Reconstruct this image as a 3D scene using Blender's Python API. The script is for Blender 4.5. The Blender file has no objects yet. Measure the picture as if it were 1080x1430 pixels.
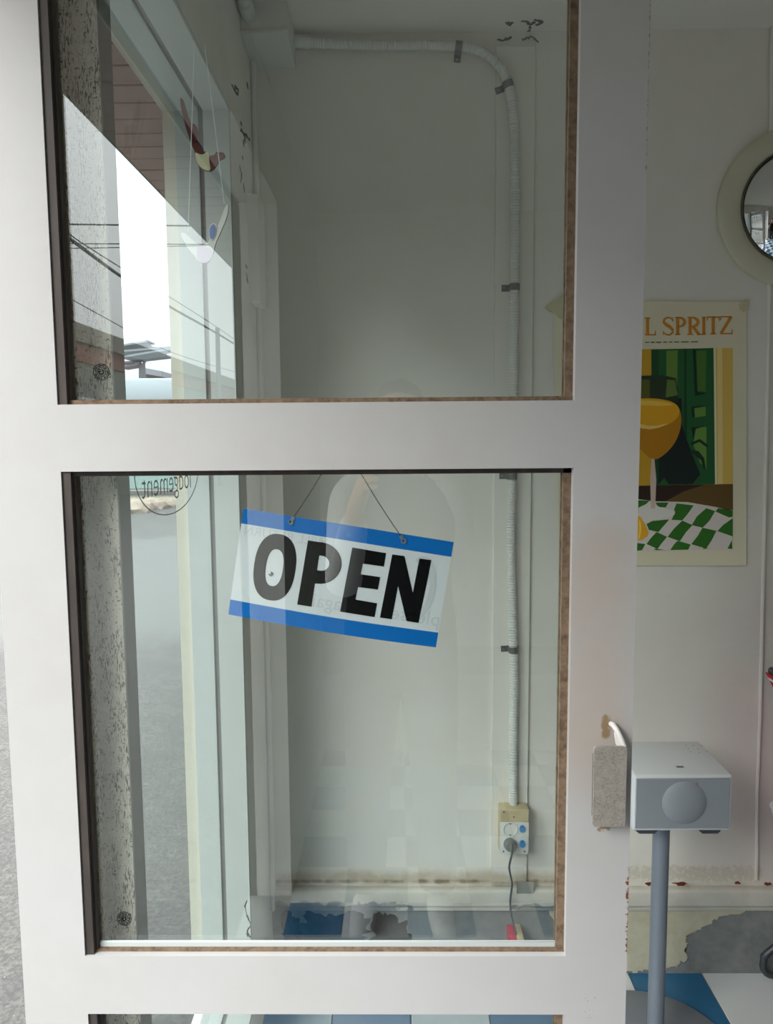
import bpy, bmesh, math, random
from mathutils import Vector, Matrix, noise
random.seed(7)
SC = bpy.context.scene
COL = SC.collection
PI = math.pi

# ------------------------------------------------------------------ camera
CAM_H, FPX = 1.5, 1050.0
_p, _r, _y = math.radians(5.6), math.radians(0.45), math.radians(0.7)
FW = Vector((-math.sin(_y) * math.cos(_p), math.cos(_y) * math.cos(_p), -math.sin(_p)))
_rt = Vector((math.cos(_y), math.sin(_y), 0.0))
_dn = FW.cross(_rt)
RT = math.cos(_r) * _rt + math.sin(_r) * _dn
DN = -math.sin(_r) * _rt + math.cos(_r) * _dn
EYE = Vector((0, 0, CAM_H))
cd = bpy.data.cameras.new('camera')
cd.sensor_fit = 'HORIZONTAL'
cd.sensor_width = 36.0
cd.lens = FPX / 1080.0 * 36.0
cd.clip_start = 0.02
cd.clip_end = 400
cam = bpy.data.objects.new('camera', cd)
COL.objects.link(cam)
M3 = Matrix((RT, -DN, -FW)).transposed()
cam.matrix_world = Matrix.Translation(EYE) @ M3.to_4x4()
SC.camera = cam


def at(px, py, Y):
    """Point of the plane y = Y that the photograph shows at pixel (px, py)."""
    v = FW + RT * ((px - 540) / FPX) + DN * ((py - 715) / FPX)
    return EYE + v * (Y / v.y)


# ------------------------------------------------------------------ sky, sun, exposure
SC.view_settings.view_transform = 'Standard'
SC.view_settings.look = 'None'
SC.view_settings.gamma = 1.0
SC.view_settings.use_curve_mapping = False
SC.view_settings.exposure = 0.35
w = bpy.data.worlds.new('overcast_sky')
SC.world = w
w.use_nodes = True
nt = w.node_tree
nt.nodes.clear()
tc = nt.nodes.new('ShaderNodeTexCoord')
sx = nt.nodes.new('ShaderNodeSeparateXYZ')
nt.links.new(tc.outputs['Generated'], sx.inputs[0])
mr = nt.nodes.new('ShaderNodeMapRange')      # overcast sky: three times brighter at the zenith than at the horizon
mr.inputs[1].default_value = 0.0
mr.inputs[2].default_value = 1.0
mr.inputs[3].default_value = 1.42
mr.inputs[4].default_value = 4.2
nt.links.new(sx.outputs['Z'], mr.inputs[0])
bg = nt.nodes.new('ShaderNodeBackground')
bg.inputs[0].default_value = (0.94, 0.99, 1.0, 1)
nt.links.new(mr.outputs[0], bg.inputs[1])
out = nt.nodes.new('ShaderNodeOutputWorld')
nt.links.new(bg.outputs[0], out.inputs[0])

sd = bpy.data.lights.new('hazy_sun', 'SUN')   # bright part of the overcast, behind the camera on the street side
sd.energy = 2.85
sd.angle = math.radians(31)
sd.color = (1.0, 0.975, 0.95)
sun = bpy.data.objects.new('hazy_sun', sd)
COL.objects.link(sun)
sun.rotation_euler = Vector((0.47, 0.64, -0.55)).to_track_quat('-Z', 'Y').to_euler()


# ------------------------------------------------------------------ materials
def lin(c):
    return tuple(((v / 255) / 12.92 if v <= 10 else ((v / 255 + 0.055) / 1.055) ** 2.4) for v in c) + (1.0,)


class Mat:
    def __init__(s, name, rgb, rough=0.6, metal=0.0, spec=0.4):
        s.m = bpy.data.materials.new(name)
        s.m.use_nodes = True
        s.t = s.m.node_tree
        s.b = s.t.nodes['Principled BSDF']
        s.b.inputs['Roughness'].default_value = rough
        s.b.inputs['Metallic'].default_value = metal
        s.b.inputs['Specular IOR Level'].default_value = spec
        s.b.inputs['Base Color'].default_value = lin(rgb)
        s.cs = None
        s.rgb = lin(rgb)
        s.pos = None

    def n(s, kind, **kw):
        nd = s.t.nodes.new(kind)
        for k, v in kw.items():
            setattr(nd, k, v)
        return nd

    def P(s):
        if s.pos is None:
            s.pos = s.n('ShaderNodeNewGeometry').outputs['Position']
        return s.pos

    def vec(s, scale=(1, 1, 1), rot=(0, 0, 0)):
        mp = s.n('ShaderNodeMapping')
        mp.inputs['Scale'].default_value = scale
        mp.inputs['Rotation'].default_value = rot
        s.t.links.new(s.P(), mp.inputs[0])
        return mp.outputs[0]

    def noise(s, scale, detail=4, rough=0.55, vec=None, dist=0.0):
        nd = s.n('ShaderNodeTexNoise')
        nd.inputs['Scale'].default_value = scale
        nd.inputs['Detail'].default_value = detail
        nd.inputs['Roughness'].default_value = rough
        nd.inputs['Distortion'].default_value = dist
        s.t.links.new(vec if vec is not None else s.P(), nd.inputs['Vector'])
        return nd.outputs['Fac']

    def ramp(s, sock, a, b, lo=0.0, hi=1.0):
        m = s.n('ShaderNodeMapRange', interpolation_type='SMOOTHSTEP')
        m.inputs[1].default_value = a
        m.inputs[2].default_value = b
        m.inputs[3].default_value = lo
        m.inputs[4].default_value = hi
        s.t.links.new(sock, m.inputs[0])
        return m.outputs[0]

    def math(s, op, a, b):
        m = s.n('ShaderNodeMath', operation=op)
        for i, v in enumerate((a, b)):
            if isinstance(v, (int, float)):
                m.inputs[i].default_value = v
            else:
                s.t.links.new(v, m.inputs[i])
        return m.outputs[0]

    def box(s, lo, hi, soft):
        """1 inside the world box lo..hi (None = unbounded on that axis), fading over soft."""
        sep = s.n('ShaderNodeSeparateXYZ')
        s.t.links.new(s.P(), sep.inputs[0])
        r = None
        for i in range(3):
            if lo[i] is not None:
                v = s.ramp(sep.outputs[i], lo[i] - soft, lo[i] + soft)
                r = v if r is None else s.math('MULTIPLY', r, v)
            if hi[i] is not None:
                v = s.ramp(sep.outputs[i], hi[i] - soft, hi[i] + soft, 1.0, 0.0)
                r = v if r is None else s.math('MULTIPLY', r, v)
        return r

    def layer(s, rgb, fac):
        mx = s.n('ShaderNodeMix', data_type='RGBA')
        if s.cs is None:
            mx.inputs[6].default_value = s.rgb
        else:
            s.t.links.new(s.cs, mx.inputs[6])
        mx.inputs[7].default_value = lin(rgb)
        if isinstance(fac, (int, float)):
            mx.inputs[0].default_value = fac
        else:
            s.t.links.new(fac, mx.inputs[0])
        s.cs = mx.outputs[2]
        s.t.links.new(s.cs, s.b.inputs['Base Color'])
        return s

    def patch(s, rgb, lo, hi, soft=0.04, scale=30, thr=0.5, edge=0.08, amount=1.0, vec=None):
        """A patch of colour: noise cut at a threshold inside a world box."""
        v = s.math('MULTIPLY', s.noise(scale, 5, 0.6, vec), s.box(lo, hi, soft))
        return s.layer(rgb, s.ramp(v, thr - edge, thr + edge, 0, amount))

    def vary(s, rgb, scale=3, amount=0.5, a=0.35, b=0.7, vec=None):
        return s.layer(rgb, s.ramp(s.noise(scale, 5, 0.6, vec), a, b, 0, amount))

    def bump(s, scale=60, strength=0.15, dist=0.002, detail=4, vec=None):
        bp = s.n('ShaderNodeBump')
        bp.inputs['Strength'].default_value = strength
        bp.inputs['Distance'].default_value = dist
        s.t.links.new(s.noise(scale, detail, 0.6, vec), bp.inputs['Height'])
        s.t.links.new(bp.outputs[0], s.b.inputs['Normal'])
        return s


def glass(name, refl, tint, edge=1.0):
    m = bpy.data.materials.new(name)
    m.use_nodes = True
    t = m.node_tree
    t.nodes.clear()
    tr = t.nodes.new('ShaderNodeBsdfTransparent')
    tr.inputs[0].default_value = tint + (1,)
    gl = t.nodes.new('ShaderNodeBsdfGlossy')
    gl.inputs['Roughness'].default_value = 0.0
    gl.inputs['Color'].default_value = (1, 1, 1, 1)
    lw = t.nodes.new('ShaderNodeLayerWeight')
    lw.inputs[0].default_value = 0.12
    mp = t.nodes.new('ShaderNodeMapRange')
    mp.inputs[3].default_value = refl
    mp.inputs[4].default_value = edge
    t.links.new(lw.outputs['Fresnel'], mp.inputs[0])
    mx = t.nodes.new('ShaderNodeMixShader')
    t.links.new(mp.outputs[0], mx.inputs[0])
    t.links.new(tr.outputs[0], mx.inputs[1])
    t.links.new(gl.outputs[0], mx.inputs[2])
    o = t.nodes.new('ShaderNodeOutputMaterial')
    t.links.new(mx.outputs[0], o.inputs[0])
    return m


def flat(name, rgb, rough=0.6, metal=0.0, spec=0.4):
    return Mat(name, rgb, rough, metal, spec).m


# ------------------------------------------------------------------ mesh helpers
class MB:
    def __init__(s):
        s.bm = bmesh.new()
        s.mi = 0

    def _faces(s, fs, smooth=False):
        for f in fs:
            f.material_index = s.mi
            f.smooth = smooth
        return fs

    def box(s, lo, hi, bev=0.0, seg=2):
        t = bmesh.new()
        bmesh.ops.create_cube(t, size=1.0)
        c = [(a + b) / 2 for a, b in zip(lo, hi)]
        d = [abs(b - a) for a, b in zip(lo, hi)]
        for v in t.verts:
            v.co = Vector((c[0] + v.co.x * d[0], c[1] + v.co.y * d[1], c[2] + v.co.z * d[2]))
        if bev:
            bmesh.ops.bevel(t, geom=list(t.edges), offset=min(bev, min(d) * 0.45), segments=seg, affect='EDGES', profile=0.5)
        s._merge(t, bool(bev))
        return s

    def _merge(s, t, smooth=False):
        mp = {}
        for v in t.verts:
            mp[v] = s.bm.verts.new(v.co)
        for f in t.faces:
            try:
                nf = s.bm.faces.new([mp[v] for v in f.verts])
            except ValueError:
                continue
            nf.material_index = s.mi
            nf.smooth = smooth
        t.free()

    def quad(s, pts):
        s._faces([s.bm.faces.new([s.bm.verts.new(p) for p in pts])])
        return s

    def prism(s, pts, vec, smooth=False):
        """Flat outline (list of 3-D points, may be concave) extruded along vec."""
        t = bmesh.new()
        vs = [t.verts.new(p) for p in pts]
        f = t.faces.new(vs)
        r = bmesh.ops.extrude_face_region(t, geom=[f])
        for e in r['geom']:
            if isinstance(e, bmesh.types.BMVert):
                e.co += Vector(vec)
        bmesh.ops.recalc_face_normals(t, faces=t.faces)
        bmesh.ops.triangulate(t, faces=[f for f in t.faces if len(f.verts) > 4])
        s._merge(t, smooth)
        return s

    def ring(s, outer, inner, vec):
        """Plate between two outlines of equal length, extruded along vec."""
        n = len(outer)
        vec = Vector(vec)
        o = [s.bm.verts.new(p) for p in outer]
        i = [s.bm.verts.new(p) for p in inner]
        o2 = [s.bm.verts.new(Vector(p) + vec) for p in outer]
        i2 = [s.bm.verts.new(Vector(p) + vec) for p in inner]
        for k in range(n):
            j = (k + 1) % n
            for q in ((o[k], o[j], i[j], i[k]), (o2[j], o2[k], i2[k], i2[j]), (o[j], o[k], o2[k], o2[j]), (i[k], i[j], i2[j], i2[k])):
                s._faces([s.bm.faces.new(q)])
        return s

    def tube(s, path, rad, seg=10, caps=True, closed=False):
        path = [Vector(p) for p in path]
        n = len(path)
        rads = rad if isinstance(rad, (list, tuple)) else [rad] * n
        rings = []
        ref = None
        for i in range(n):
            a = path[i - 1] if (i > 0 or closed) else path[i]
            b = path[(i + 1) % n] if (i < n - 1 or closed) else path[i]
            d = (b - a).normalized()
            if ref is None:
                ref = Vector((0, 0, 1)) if abs(d.z) < 0.9 else Vector((1, 0, 0))
            u = d.cross(ref).normalized()
            ref = u.cross(d).normalized()
            v = ref
            rings.append([s.bm.verts.new(path[i] + (u * math.cos(t) + v * math.sin(t)) * rads[i]) for t in (2 * PI * k / seg for k in range(seg))])
        for i in range(n if closed else n - 1):
            A, B = rings[i], rings[(i + 1) % n]
            for k in range(seg):
                j = (k + 1) % seg
                s._faces([s.bm.faces.new((A[k], A[j], B[j], B[k]))], True)
        if caps and not closed:
            s._faces([s.bm.faces.new(rings[0][::-1]), s.bm.faces.new(rings[-1])])
        return s

    def lathe(s, prof, origin, axis, seg=32):
        """prof: (radius, distance along axis) pairs."""
        axis = Vector(axis).normalized()
        ref = Vector((0, 0, 1)) if abs(axis.z) < 0.9 else Vector((1, 0, 0))
        u = axis.cross(ref).normalized()
        v = u.cross(axis).normalized()
        origin = Vector(origin)
        rings = []
        for r, h in prof:
            c = origin + axis * h
            if r < 1e-6:
                rings.append([s.bm.verts.new(c)])
            else:
                rings.append([s.bm.verts.new(c + (u * math.cos(t) + v * math.sin(t)) * r) for t in (2 * PI * k / seg for k in range(seg))])
        for A, B in zip(rings, rings[1:]):
            for k in range(seg):
                j = (k + 1) % seg
                if len(A) == 1 and len(B) == 1:
                    continue
                if len(A) == 1:
                    q = (A[0], B[j], B[k])
                elif len(B) == 1:
                    q = (A[k], A[j], B[0])
                else:
                    q = (A[k], A[j], B[j], B[k])
                s._faces([s.bm.faces.new(q)], True)
        return s

    def ball(s, c, r, seg=8):
        n = 5
        s.lathe([(r * math.sin(PI * i / n), -r * math.cos(PI * i / n)) for i in range(n + 1)], c, (0, 0, 1), seg)
        return s

    def build(s, name, mats, parent=None, fix=True):
        me = bpy.data.meshes.new(name)
        if fix:
            bmesh.ops.recalc_face_normals(s.bm, faces=s.bm.faces)
        s.bm.to_mesh(me)
        s.bm.free()
        for m in (mats if isinstance(mats, (list, tuple)) else [mats]):
            me.materials.append(m)
        if any(p.use_smooth for p in me.polygons):
            me.set_sharp_from_angle(angle=math.radians(40))
        o = bpy.data.objects.new(name, me)
        COL.objects.link(o)
        if parent:
            adopt(o, parent)
        return o


WM = {}


def wm(o):
    if o is None:
        return Matrix()
    return wm(o.parent) @ Matrix.Translation(o.location) if o.name not in WM else WM[o.name]


def adopt(o, parent):
    """Parent o, whose mesh is in world coordinates, keeping it where it is."""
    o.parent = parent
    loc = Vector((0, 0, 0))
    p = parent
    while p:
        loc += Vector(p.location)
        p = p.parent
    o.location = -loc


def tag(o, label=None, cat=None, group=None, kind=None):
    for k, v in (('label', label), ('category', cat), ('group', group), ('kind', kind)):
        if v:
            o[k] = v
    return o


def thing(name, loc, label, cat, group=None, kind=None):
    o = bpy.data.objects.new(name, None)
    o.empty_display_size = 0.05
    o.location = loc
    COL.objects.link(o)
    return tag(o, label, cat, group, kind)


def copy_tree(o, parent=None):
    c = o.copy()
    COL.objects.link(c)
    c.parent = parent
    for ch in list(o.children):
        copy_tree(ch, c)
    return c


def text_mesh(body, size, xf, mat, name, parent, sx=1.0, align='CENTER', bold=0.0):
    """Letters as a thin flat mesh; xf places the text plane (x right, y up)."""
    cu = bpy.data.curves.new(name, 'FONT')
    cu.body = body
    cu.size = size
    cu.align_x = align
    cu.offset = bold
    cu.resolution_u = 3
    o = bpy.data.objects.new(name, cu)
    COL.objects.link(o)
    dg = bpy.context.evaluated_depsgraph_get()
    me = bpy.data.meshes.new_from_object(o.evaluated_get(dg))
    bpy.data.objects.remove(o)
    bpy.data.curves.remove(cu)
    for v in me.vertices:
        v.co = xf @ Vector((v.co.x * sx, v.co.y, 0))
    me.name = name
    me.materials.clear()
    me.materials.append(mat)
    ob = bpy.data.objects.new(name, me)
    COL.objects.link(ob)
    adopt(ob, parent)
    return ob


def circle(c, u, v, ru, rv=None, n=40, a0=0.0, a1=2 * PI):
    rv = ru if rv is None else rv
    c, u, v = Vector(c), Vector(u), Vector(v)
    full = abs(a1 - a0 - 2 * PI) < 1e-6
    m = n if full else n + 1
    return [c + u * (ru * math.cos(a0 + (a1 - a0) * k / n)) + v * (rv * math.sin(a0 + (a1 - a0) * k / n)) for k in range(m)]


def ribbon(mb, pts, width, nrm, thick):
    """Flat strip of given width(s) along pts, lying in the plane with normal nrm."""
    nrm = Vector(nrm)
    pts = [Vector(p) for p in pts]
    ws = width if isinstance(width, (list, tuple)) else [width] * len(pts)
    L, R = [], []
    for i, p in enumerate(pts):
        d = (pts[min(i + 1, len(pts) - 1)] - pts[max(i - 1, 0)]).normalized()
        sd_ = d.cross(nrm).normalized() * ws[i] / 2
        L.append(p + sd_)
        R.append(p - sd_)
    mb.prism(L + R[::-1], nrm * thick)


# ------------------------------------------------------------------ shared materials
WALLX, OUTX, BACKY, CEIL = -0.353, -0.495, 1.988, 2.508

m_plaster = Mat('white_wall_plaster', (234, 229, 219), 0.75)
m_plaster.vary((224, 218, 206), 1.6, 0.6).vary((238, 234, 226), 7, 0.35)
m_plaster.patch((182, 164, 134), (WALLX, 1.7, 0.255), (0.45, 2.1, 0.30), 0.025, 22, 0.32, 0.22, 0.7)
m_plaster.patch((120, 100, 76), (WALLX, 1.7, 0.262), (0.62, 2.1, 0.276), 0.012, 30, 0.36, 0.14, 0.8)
m_plaster.patch((200, 190, 166), (0.55, 1.7, 0.26), (1.02, 2.1, 0.325), 0.03, 90, 0.40, 0.10, 0.6)
m_plaster.patch((230, 232, 230), (-0.30, 1.7, 0.30), (0.28, 2.1, 0.62), 0.05, 9, 0.42, 0.05, 0.35)
m_plaster.patch((190, 172, 172), (0.93, 1.7, 0.3), (1.9, 2.1, 1.15), 0.22, 2, 0.15, 0.2, 0.55)  # pinkish glow off the red fabric, painted into the wall colour
m_plaster.bump(16, 0.25, 0.004)

m_left = Mat('left_wall_plaster', (232, 230, 222), 0.75)
m_left.vary((212, 209, 200), 3, 0.6).bump(18, 0.3, 0.004)
m_cream = Mat('cream_outer_plaster', (208, 203, 186), 0.7)
m_cream.vary((198, 191, 172), 3, 0.5).bump(30, 0.2, 0.003)
m_ceil = Mat('ceiling_plaster', (234, 230, 220), 0.8)
m_ceil.vary((226, 221, 209), 2, 0.6).bump(14, 0.25, 0.004)
m_ledge = Mat('skirting_plaster', (208, 204, 194), 0.7)
m_ledge.patch((120, 126, 138), (WALLX, 1.7, 0.17), (0.05, 2.1, 0.235), 0.02, 24, 0.42, 0.04, 0.9)
m_ledge.patch((128, 132, 138), (0.30, 1.7, 0.17), (0.6, 2.1, 0.225), 0.02, 28, 0.40, 0.04, 0.9)
m_ledge.vary((186, 180, 164), 10, 0.5).bump(30, 0.35, 0.004)
m_base = Mat('bare_grey_render', (132, 134, 134), 0.85)
m_base.vary((104, 107, 110), 9, 0.8).vary((152, 152, 146), 26, 0.4).bump(40, 0.4, 0.004)
m_navy = Mat('damp_navy_paint', (44, 52, 68), 0.7)
m_navy.vary((74, 80, 92), 22, 0.6).bump(50, 0.3, 0.002)
m_soot = Mat('dark_damp_render', (58, 52, 50), 0.85)
m_soot.vary((34, 31, 30), 40, 0.8).bump(70, 0.5, 0.003)
m_peel = Mat('peeling_cream_paint', (196, 190, 166), 0.75)
m_peel.vary((180, 172, 146), 12, 0.7).vary((206, 203, 190), 40, 0.4).bump(34, 0.4, 0.003)
m_crack = Mat('exposed_dark_crack', (52, 50, 47), 0.9)
m_white_trim = Mat('white_gloss_paint', (188, 192, 187), 0.4)
m_white_trim.vary((178, 182, 177), 4, 0.5)
m_speck = Mat('rough_speckled_post', (204, 199, 187), 0.85)
_v = m_speck.vec((620, 620, 105), (0, math.radians(-36), 0))
m_speck.vary((212, 207, 194), 14, 0.6)
m_speck.layer((46, 43, 38), m_speck.math('MULTIPLY', m_speck.ramp(m_speck.noise(1.0, 4, 0.7, _v), 0.50, 0.58, 0, 0.95), m_speck.ramp(m_speck.noise(1.0, 3, 0.6, m_speck.vec((70, 70, 14), (0, math.radians(-36), 0))), 0.40, 0.56, 0.15, 1.0)))
m_speck.layer((60, 54, 48), m_speck.ramp(m_speck.noise(260, 3, 0.6), 0.60, 0.66, 0, 0.9))
m_speck.bump(160, 0.5, 0.002)
m_postside = Mat('grey_post_side', (150, 152, 148), 0.6)
m_postside.vary((140, 142, 138), 5, 0.4)

m_door = Mat('white_door_paint', (193, 192, 191), 0.42)
m_door.vary((185, 182, 178), 4, 0.5).vary((199, 199, 198), 20, 0.25)
m_door.patch((190, 176, 164), (0.20, 0.8, 1.05), (0.29, 1.0, 1.40), 0.05, 9, 0.30, 0.2, 0.6)
m_door.patch((150, 126, 92), (0.252, 0.8, 1.128), (0.264, 1.0, 1.160), 0.006, 120, 0.30, 0.15, 0.95)
m_door.patch((146, 118, 84), (0.246, 0.8, 1.006), (0.268, 1.0, 1.034), 0.008, 160, 0.42, 0.06, 0.9)
m_door.patch((122, 66, 36), (0.284, 0.8, 0.84), (0.30, 1.0, 0.965), 0.008, 210, 0.46, 0.04, 1.0)
m_door.patch((96, 88, 82), (0.2885, 0.8, 1.80), (0.30, 1.0, 2.2), 0.002, 210, 0.50, 0.05, 0.8)
m_door.patch((110, 84, 62), (0.225, 0.8, 0.70), (0.262, 1.0, 0.83), 0.015, 300, 0.64, 0.02, 0.9)
m_door.bump(300, 0.12, 0.0008)
m_rubber = Mat('dark_glazing_rubber', (62, 56, 53), 0.6)
m_rubber.vary((82, 72, 66), 60, 0.7, vec=m_rubber.vec((1, 1, 0.2)))
m_brown = Mat('dirty_brown_sealant', (124, 104, 84), 0.8)
m_brown.vary((84, 64, 50), 70, 0.9).vary((150, 130, 106), 160, 0.5).bump(200, 0.4, 0.001)
m_highlight = Mat('glass_edge_highlight', (196, 204, 204), 0.4)  # pale colour for the painted glass-edge highlight
m_rust = Mat('worn_plated_steel', (170, 163, 154), 0.55, 0.25)
m_rust.vary((136, 125, 114), 420, 0.8, 0.42, 0.66).vary((186, 181, 174), 90, 0.6).bump(260, 0.25, 0.0006)
m_black = flat('black_ink', (10, 10, 12), 0.6, 0, 0.15)
m_darkgap = flat('dark_gap', (40, 38, 36), 0.9)
g_door = glass('door_glass', 0.095, (0.950, 0.976, 0.964), 0.6)
g_win = glass('window_glass', 0.02, (0.85, 0.885, 0.895), 0.12)
m_steel = Mat('galvanised_steel', (150, 152, 152), 0.4, 0.6)
m_pvc = Mat('white_plastic', (222, 222, 216), 0.45)
m_pvc.vary((208, 207, 198), 8, 0.4)
m_beige = Mat('aged_beige_plastic', (206, 190, 152), 0.5)
m_beige.vary((184, 164, 122), 20, 0.5)
m_tape = flat('cream_masking_tape', (206, 196, 158), 0.7)

# ------------------------------------------------------------------ the setting: floor of tiles
fl = MB()
XE, YE = 0.0312, BACKY            # tile grid: one joint lies at x = XE, rows count from the back wall
T = 0.2047
fl.box((OUTX, -1.66, -0.12), (2.55, BACKY + 0.02, -0.004))
floor = tag(fl.build('floor', Mat('grey_floor_grout', (150, 152, 150), 0.8).m), 'checkered floor of blue and white square tiles', None, None, 'structure')
m_tw = Mat('white_floor_tile', (214, 216, 216), 0.22)
m_tw.vary((200, 203, 204), 3, 0.5)
m_tb = Mat('blue_floor_tile', (46, 104, 142), 0.22)
m_tb.vary((40, 94, 132), 5, 0.6)
tiles = []
for mm in (m_tw.m, m_tb.m):
    b = MB()
    b.box((0.0015, 0.0015, -0.004), (T - 0.0015, T - 0.0015, 0.0), 0.001, 1)
    o = b.build('tile', mm)
    tiles.append(o)
first = [True, True]
for i in range(-1, 12):
    for j in range(1, 19):
        x0 = XE + i * T
        y0 = YE - j * T
        k = (i + j + 1) % 2
        if first[k]:
            t = tiles[k]
            first[k] = False
        else:
            t = tiles[k].copy()
            COL.objects.link(t)
        t.location = (x0, y0, 0)
        t.parent = floor
# cut tiles along the shop-front wall
for kk in range(2):
    b = MB()
    b.box((0.0015, 0.0015, -0.004), (XE - T - WALLX - 0.0015, T - 0.0015, 0.0), 0.001, 1)
    proto = b.build('tile', (m_tw.m, m_tb.m)[kk])
    used = False
    for j in range(1, 19):
        if (j - 1) % 2 != kk:
            continue
        t = proto if not used else proto.copy()
        if used:
            COL.objects.link(t)
        used = True
        t.location = (WALLX, YE - j * T, 0)
        t.parent = floor

# ------------------------------------------------------------------ walls and ceiling
b = MB()
b.box((OUTX - 0.0, BACKY, -0.1), (2.55, BACKY + 0.15, 2.65))
wall_back = tag(b.build('wall_back', m_plaster.m), 'white plastered back wall stained brown above the skirting', None, None, 'structure')
b = MB()
b.box((WALLX, BACKY - 0.006, 0.0), (2.45, BACKY, 0.205))
o = b.build('bare_render', m_base.m, wall_back)
tag(o, 'bare grey render at the foot of the wall')

b = MB()
for k in range(1):
    b.box((WALLX, BACKY - 0.028, 0.208), (2.45, BACKY, 0.258), 0.008, 3)
    b.box((WALLX, BACKY - 0.016, 0.190), (2.45, BACKY, 0.214), 0.006, 2)
tag(b.build('baseboard_back', m_ledge.m), 'chipped cream plaster skirting ledge along the back wall', None, None, 'structure')

b = MB()
b.box((0.2585, BACKY - 0.008, 0.262), (0.3575, BACKY, 2.470), 0.0015, 1)
tag(b.build('trim_1', m_plaster.m), 'flat white board running up the back wall behind the conduit', None, None, 'structure')
b = MB()
b.tube([at(1079, 0, BACKY - 0.004) + Vector((0, 0, 0.0)), at(1074, 480, BACKY - 0.004), at(1066, 820, BACKY - 0.004), at(1062, 1000, BACKY - 0.004), at(1058, 1110, BACKY - 0.004), at(1057, 1228, BACKY - 0.004)], 0.005, 8)
tag(b.build('trim_2', m_plaster.m), 'thin white cable moulding near the right end of the back wall', None, None, 'structure')
b = MB()
b.box((WALLX, BACKY - 0.034, 0.20), (WALLX + 0.012, BACKY, CEIL), 0.005, 3)
tag(b.build('trim_3', m_left.m), 'rounded plaster fillet in the far left room corner', None, None, 'structure')


def blob(cx, cz, rx, rz, seed, n=38, rough=0.35):
    pts = []
    for k in range(n):
        a = 2 * PI * k / n
        r = 1 + rough * (noise.noise(Vector((math.cos(a) * 1.6, math.sin(a) * 1.6, seed))) * 1.4 + 0.6 * noise.noise(Vector((math.cos(a) * 6, math.sin(a) * 6, seed + 9))))
        pts.append((cx + rx * r * math.cos(a), cz + rz * r * math.sin(a)))
    return pts


def wall_patch(pts, mat, name, th, Y0=BACKY - 0.006, label=None, zlo=0.001, zhi=0.2):
    bb = MB()
    bb.prism([(x, Y0 - th, min(max(z, zlo), zhi)) for x, z in pts], (0, th, 0))
    o_ = bb.build(name, mat, wall_back)
    if label:
        tag(o_, label)
    return o_


wall_patch(blob(-0.185, 0.118, 0.115, 0.066, 1.3, 60, 0.5), m_navy.m, 'damp_patch', 0.0012, label='dark navy damp patch')
wall_patch(blob(-0.03, 0.108, 0.058, 0.062, 5.1, 60, 0.55), m_soot.m, 'damp_patch', 0.0016, label='black crumbled patch of bare render')
wall_patch(blob(-0.305, 0.125, 0.03, 0.05, 8.3, 40, 0.5), m_soot.m, 'damp_patch', 0.0014, label='black crumbled patch in the corner')
# cream paint that still clings to the wall on the right, ragged where it has peeled
edge = [(0.42, 0.203), (0.99, 0.203), (0.985, 0.19), (0.93, 0.178), (0.885, 0.166), (0.868, 0.150), (0.842, 0.134), (0.825, 0.122), (0.800, 0.112), (0.806, 0.092), (0.800, 0.075), (0.812, 0.055), (0.806, 0.040), (0.785, 0.034), (0.780, 0.018), (0.755, 0.022), (0.74, 0.008), (0.70, 0.012), (0.66, 0.003), (0.62, 0.010), (0.56, 0.004), (0.50, 0.012), (0.47, 0.05), (0.455, 0.12), (0.43, 0.16)]
fine = []
for (x0, z0), (x1, z1) in zip(edge, edge[1:] + edge[:1]):
    for q in range(6):
        f = q / 6
        j = 0 if z0 > 0.2 and z1 > 0.2 else 0.005
        fine.append((x0 + (x1 - x0) * f + random.uniform(-j, j), z0 + (z1 - z0) * f + random.uniform(-j, j)))
wall_patch(fine, m_peel.m, 'peeling_paint', 0.0025, zlo=0.002, zhi=0.204, label='peeling cream paint over grey render')
# rust-brown chips where the skirting joint has broken open
for px, py, wd in ((951, 1234, 0.032), (906, 1234, 0.016), (1072, 1234, 0.02), (1030, 1233, 0.012)):
    p = at(px, py, BACKY - 0.0285)
    bb = MB()
    bb.prism([(x, BACKY - 0.030, z) for x, z in blob(p.x, p.z, wd / 2, 0.004, px * 0.1, 16, 0.6)], (0, 0.002, 0))
    tag(bb.build('paint_chip', flat('rusty_chip_%d' % px, (112, 52, 34), 0.9), wall_back), 'rust brown chip in the skirting joint')
# broken notch in the skirting under the socket
bb = MB()
p0, p1 = at(722, 1232, BACKY - 0.03), at(746, 1248, BACKY - 0.03)
bb.box((p0.x, BACKY - 0.0295, p1.z), (p1.x, BACKY - 0.027, p0.z))
tag(bb.build('skirting_notch', flat('notch_grey', (150, 148, 140), 0.9), wall_back), 'bare notch broken out of the skirting ledge')

# shop-front wall on the left, with the doorway and the shop window cut out of it
DOOR_Y0, POST0, POST1, WINY, HEAD, SILL = -0.51, 0.953, 0.995, 1.690, 2.212, 0.128
wl = MB()
wl.box((OUTX + 0.004, WINY, -0.12), (WALLX, BACKY + 0.15, 2.65))
wl.box((OUTX + 0.004, DOOR_Y0, HEAD), (WALLX, WINY, 2.65))
wl.box((OUTX + 0.004, POST1, -0.12), (WALLX, WINY, SILL))
wl.box((OUTX + 0.004, -1.66, -0.12), (WALLX, DOOR_Y0, 2.65))
wall_left = tag(wl.build('wall_left', m_left.m), 'shop-front wall with doorway and window seen edge-on', None, None, 'structure')
wo = MB()
wo.box((OUTX, WINY - 0.008, -0.12), (OUTX + 0.028, 6.0, 2.42))
wo.box((OUTX, -4.0, -0.12), (OUTX + 0.028, DOOR_Y0, 2.42))
wo.box((OUTX, DOOR_Y0, HEAD), (OUTX + 0.028, WINY - 0.008, 2.42))
o = wo.build('outer_render', m_cream.m, wall_left)
tag(o, 'cream render on the street side')
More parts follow.
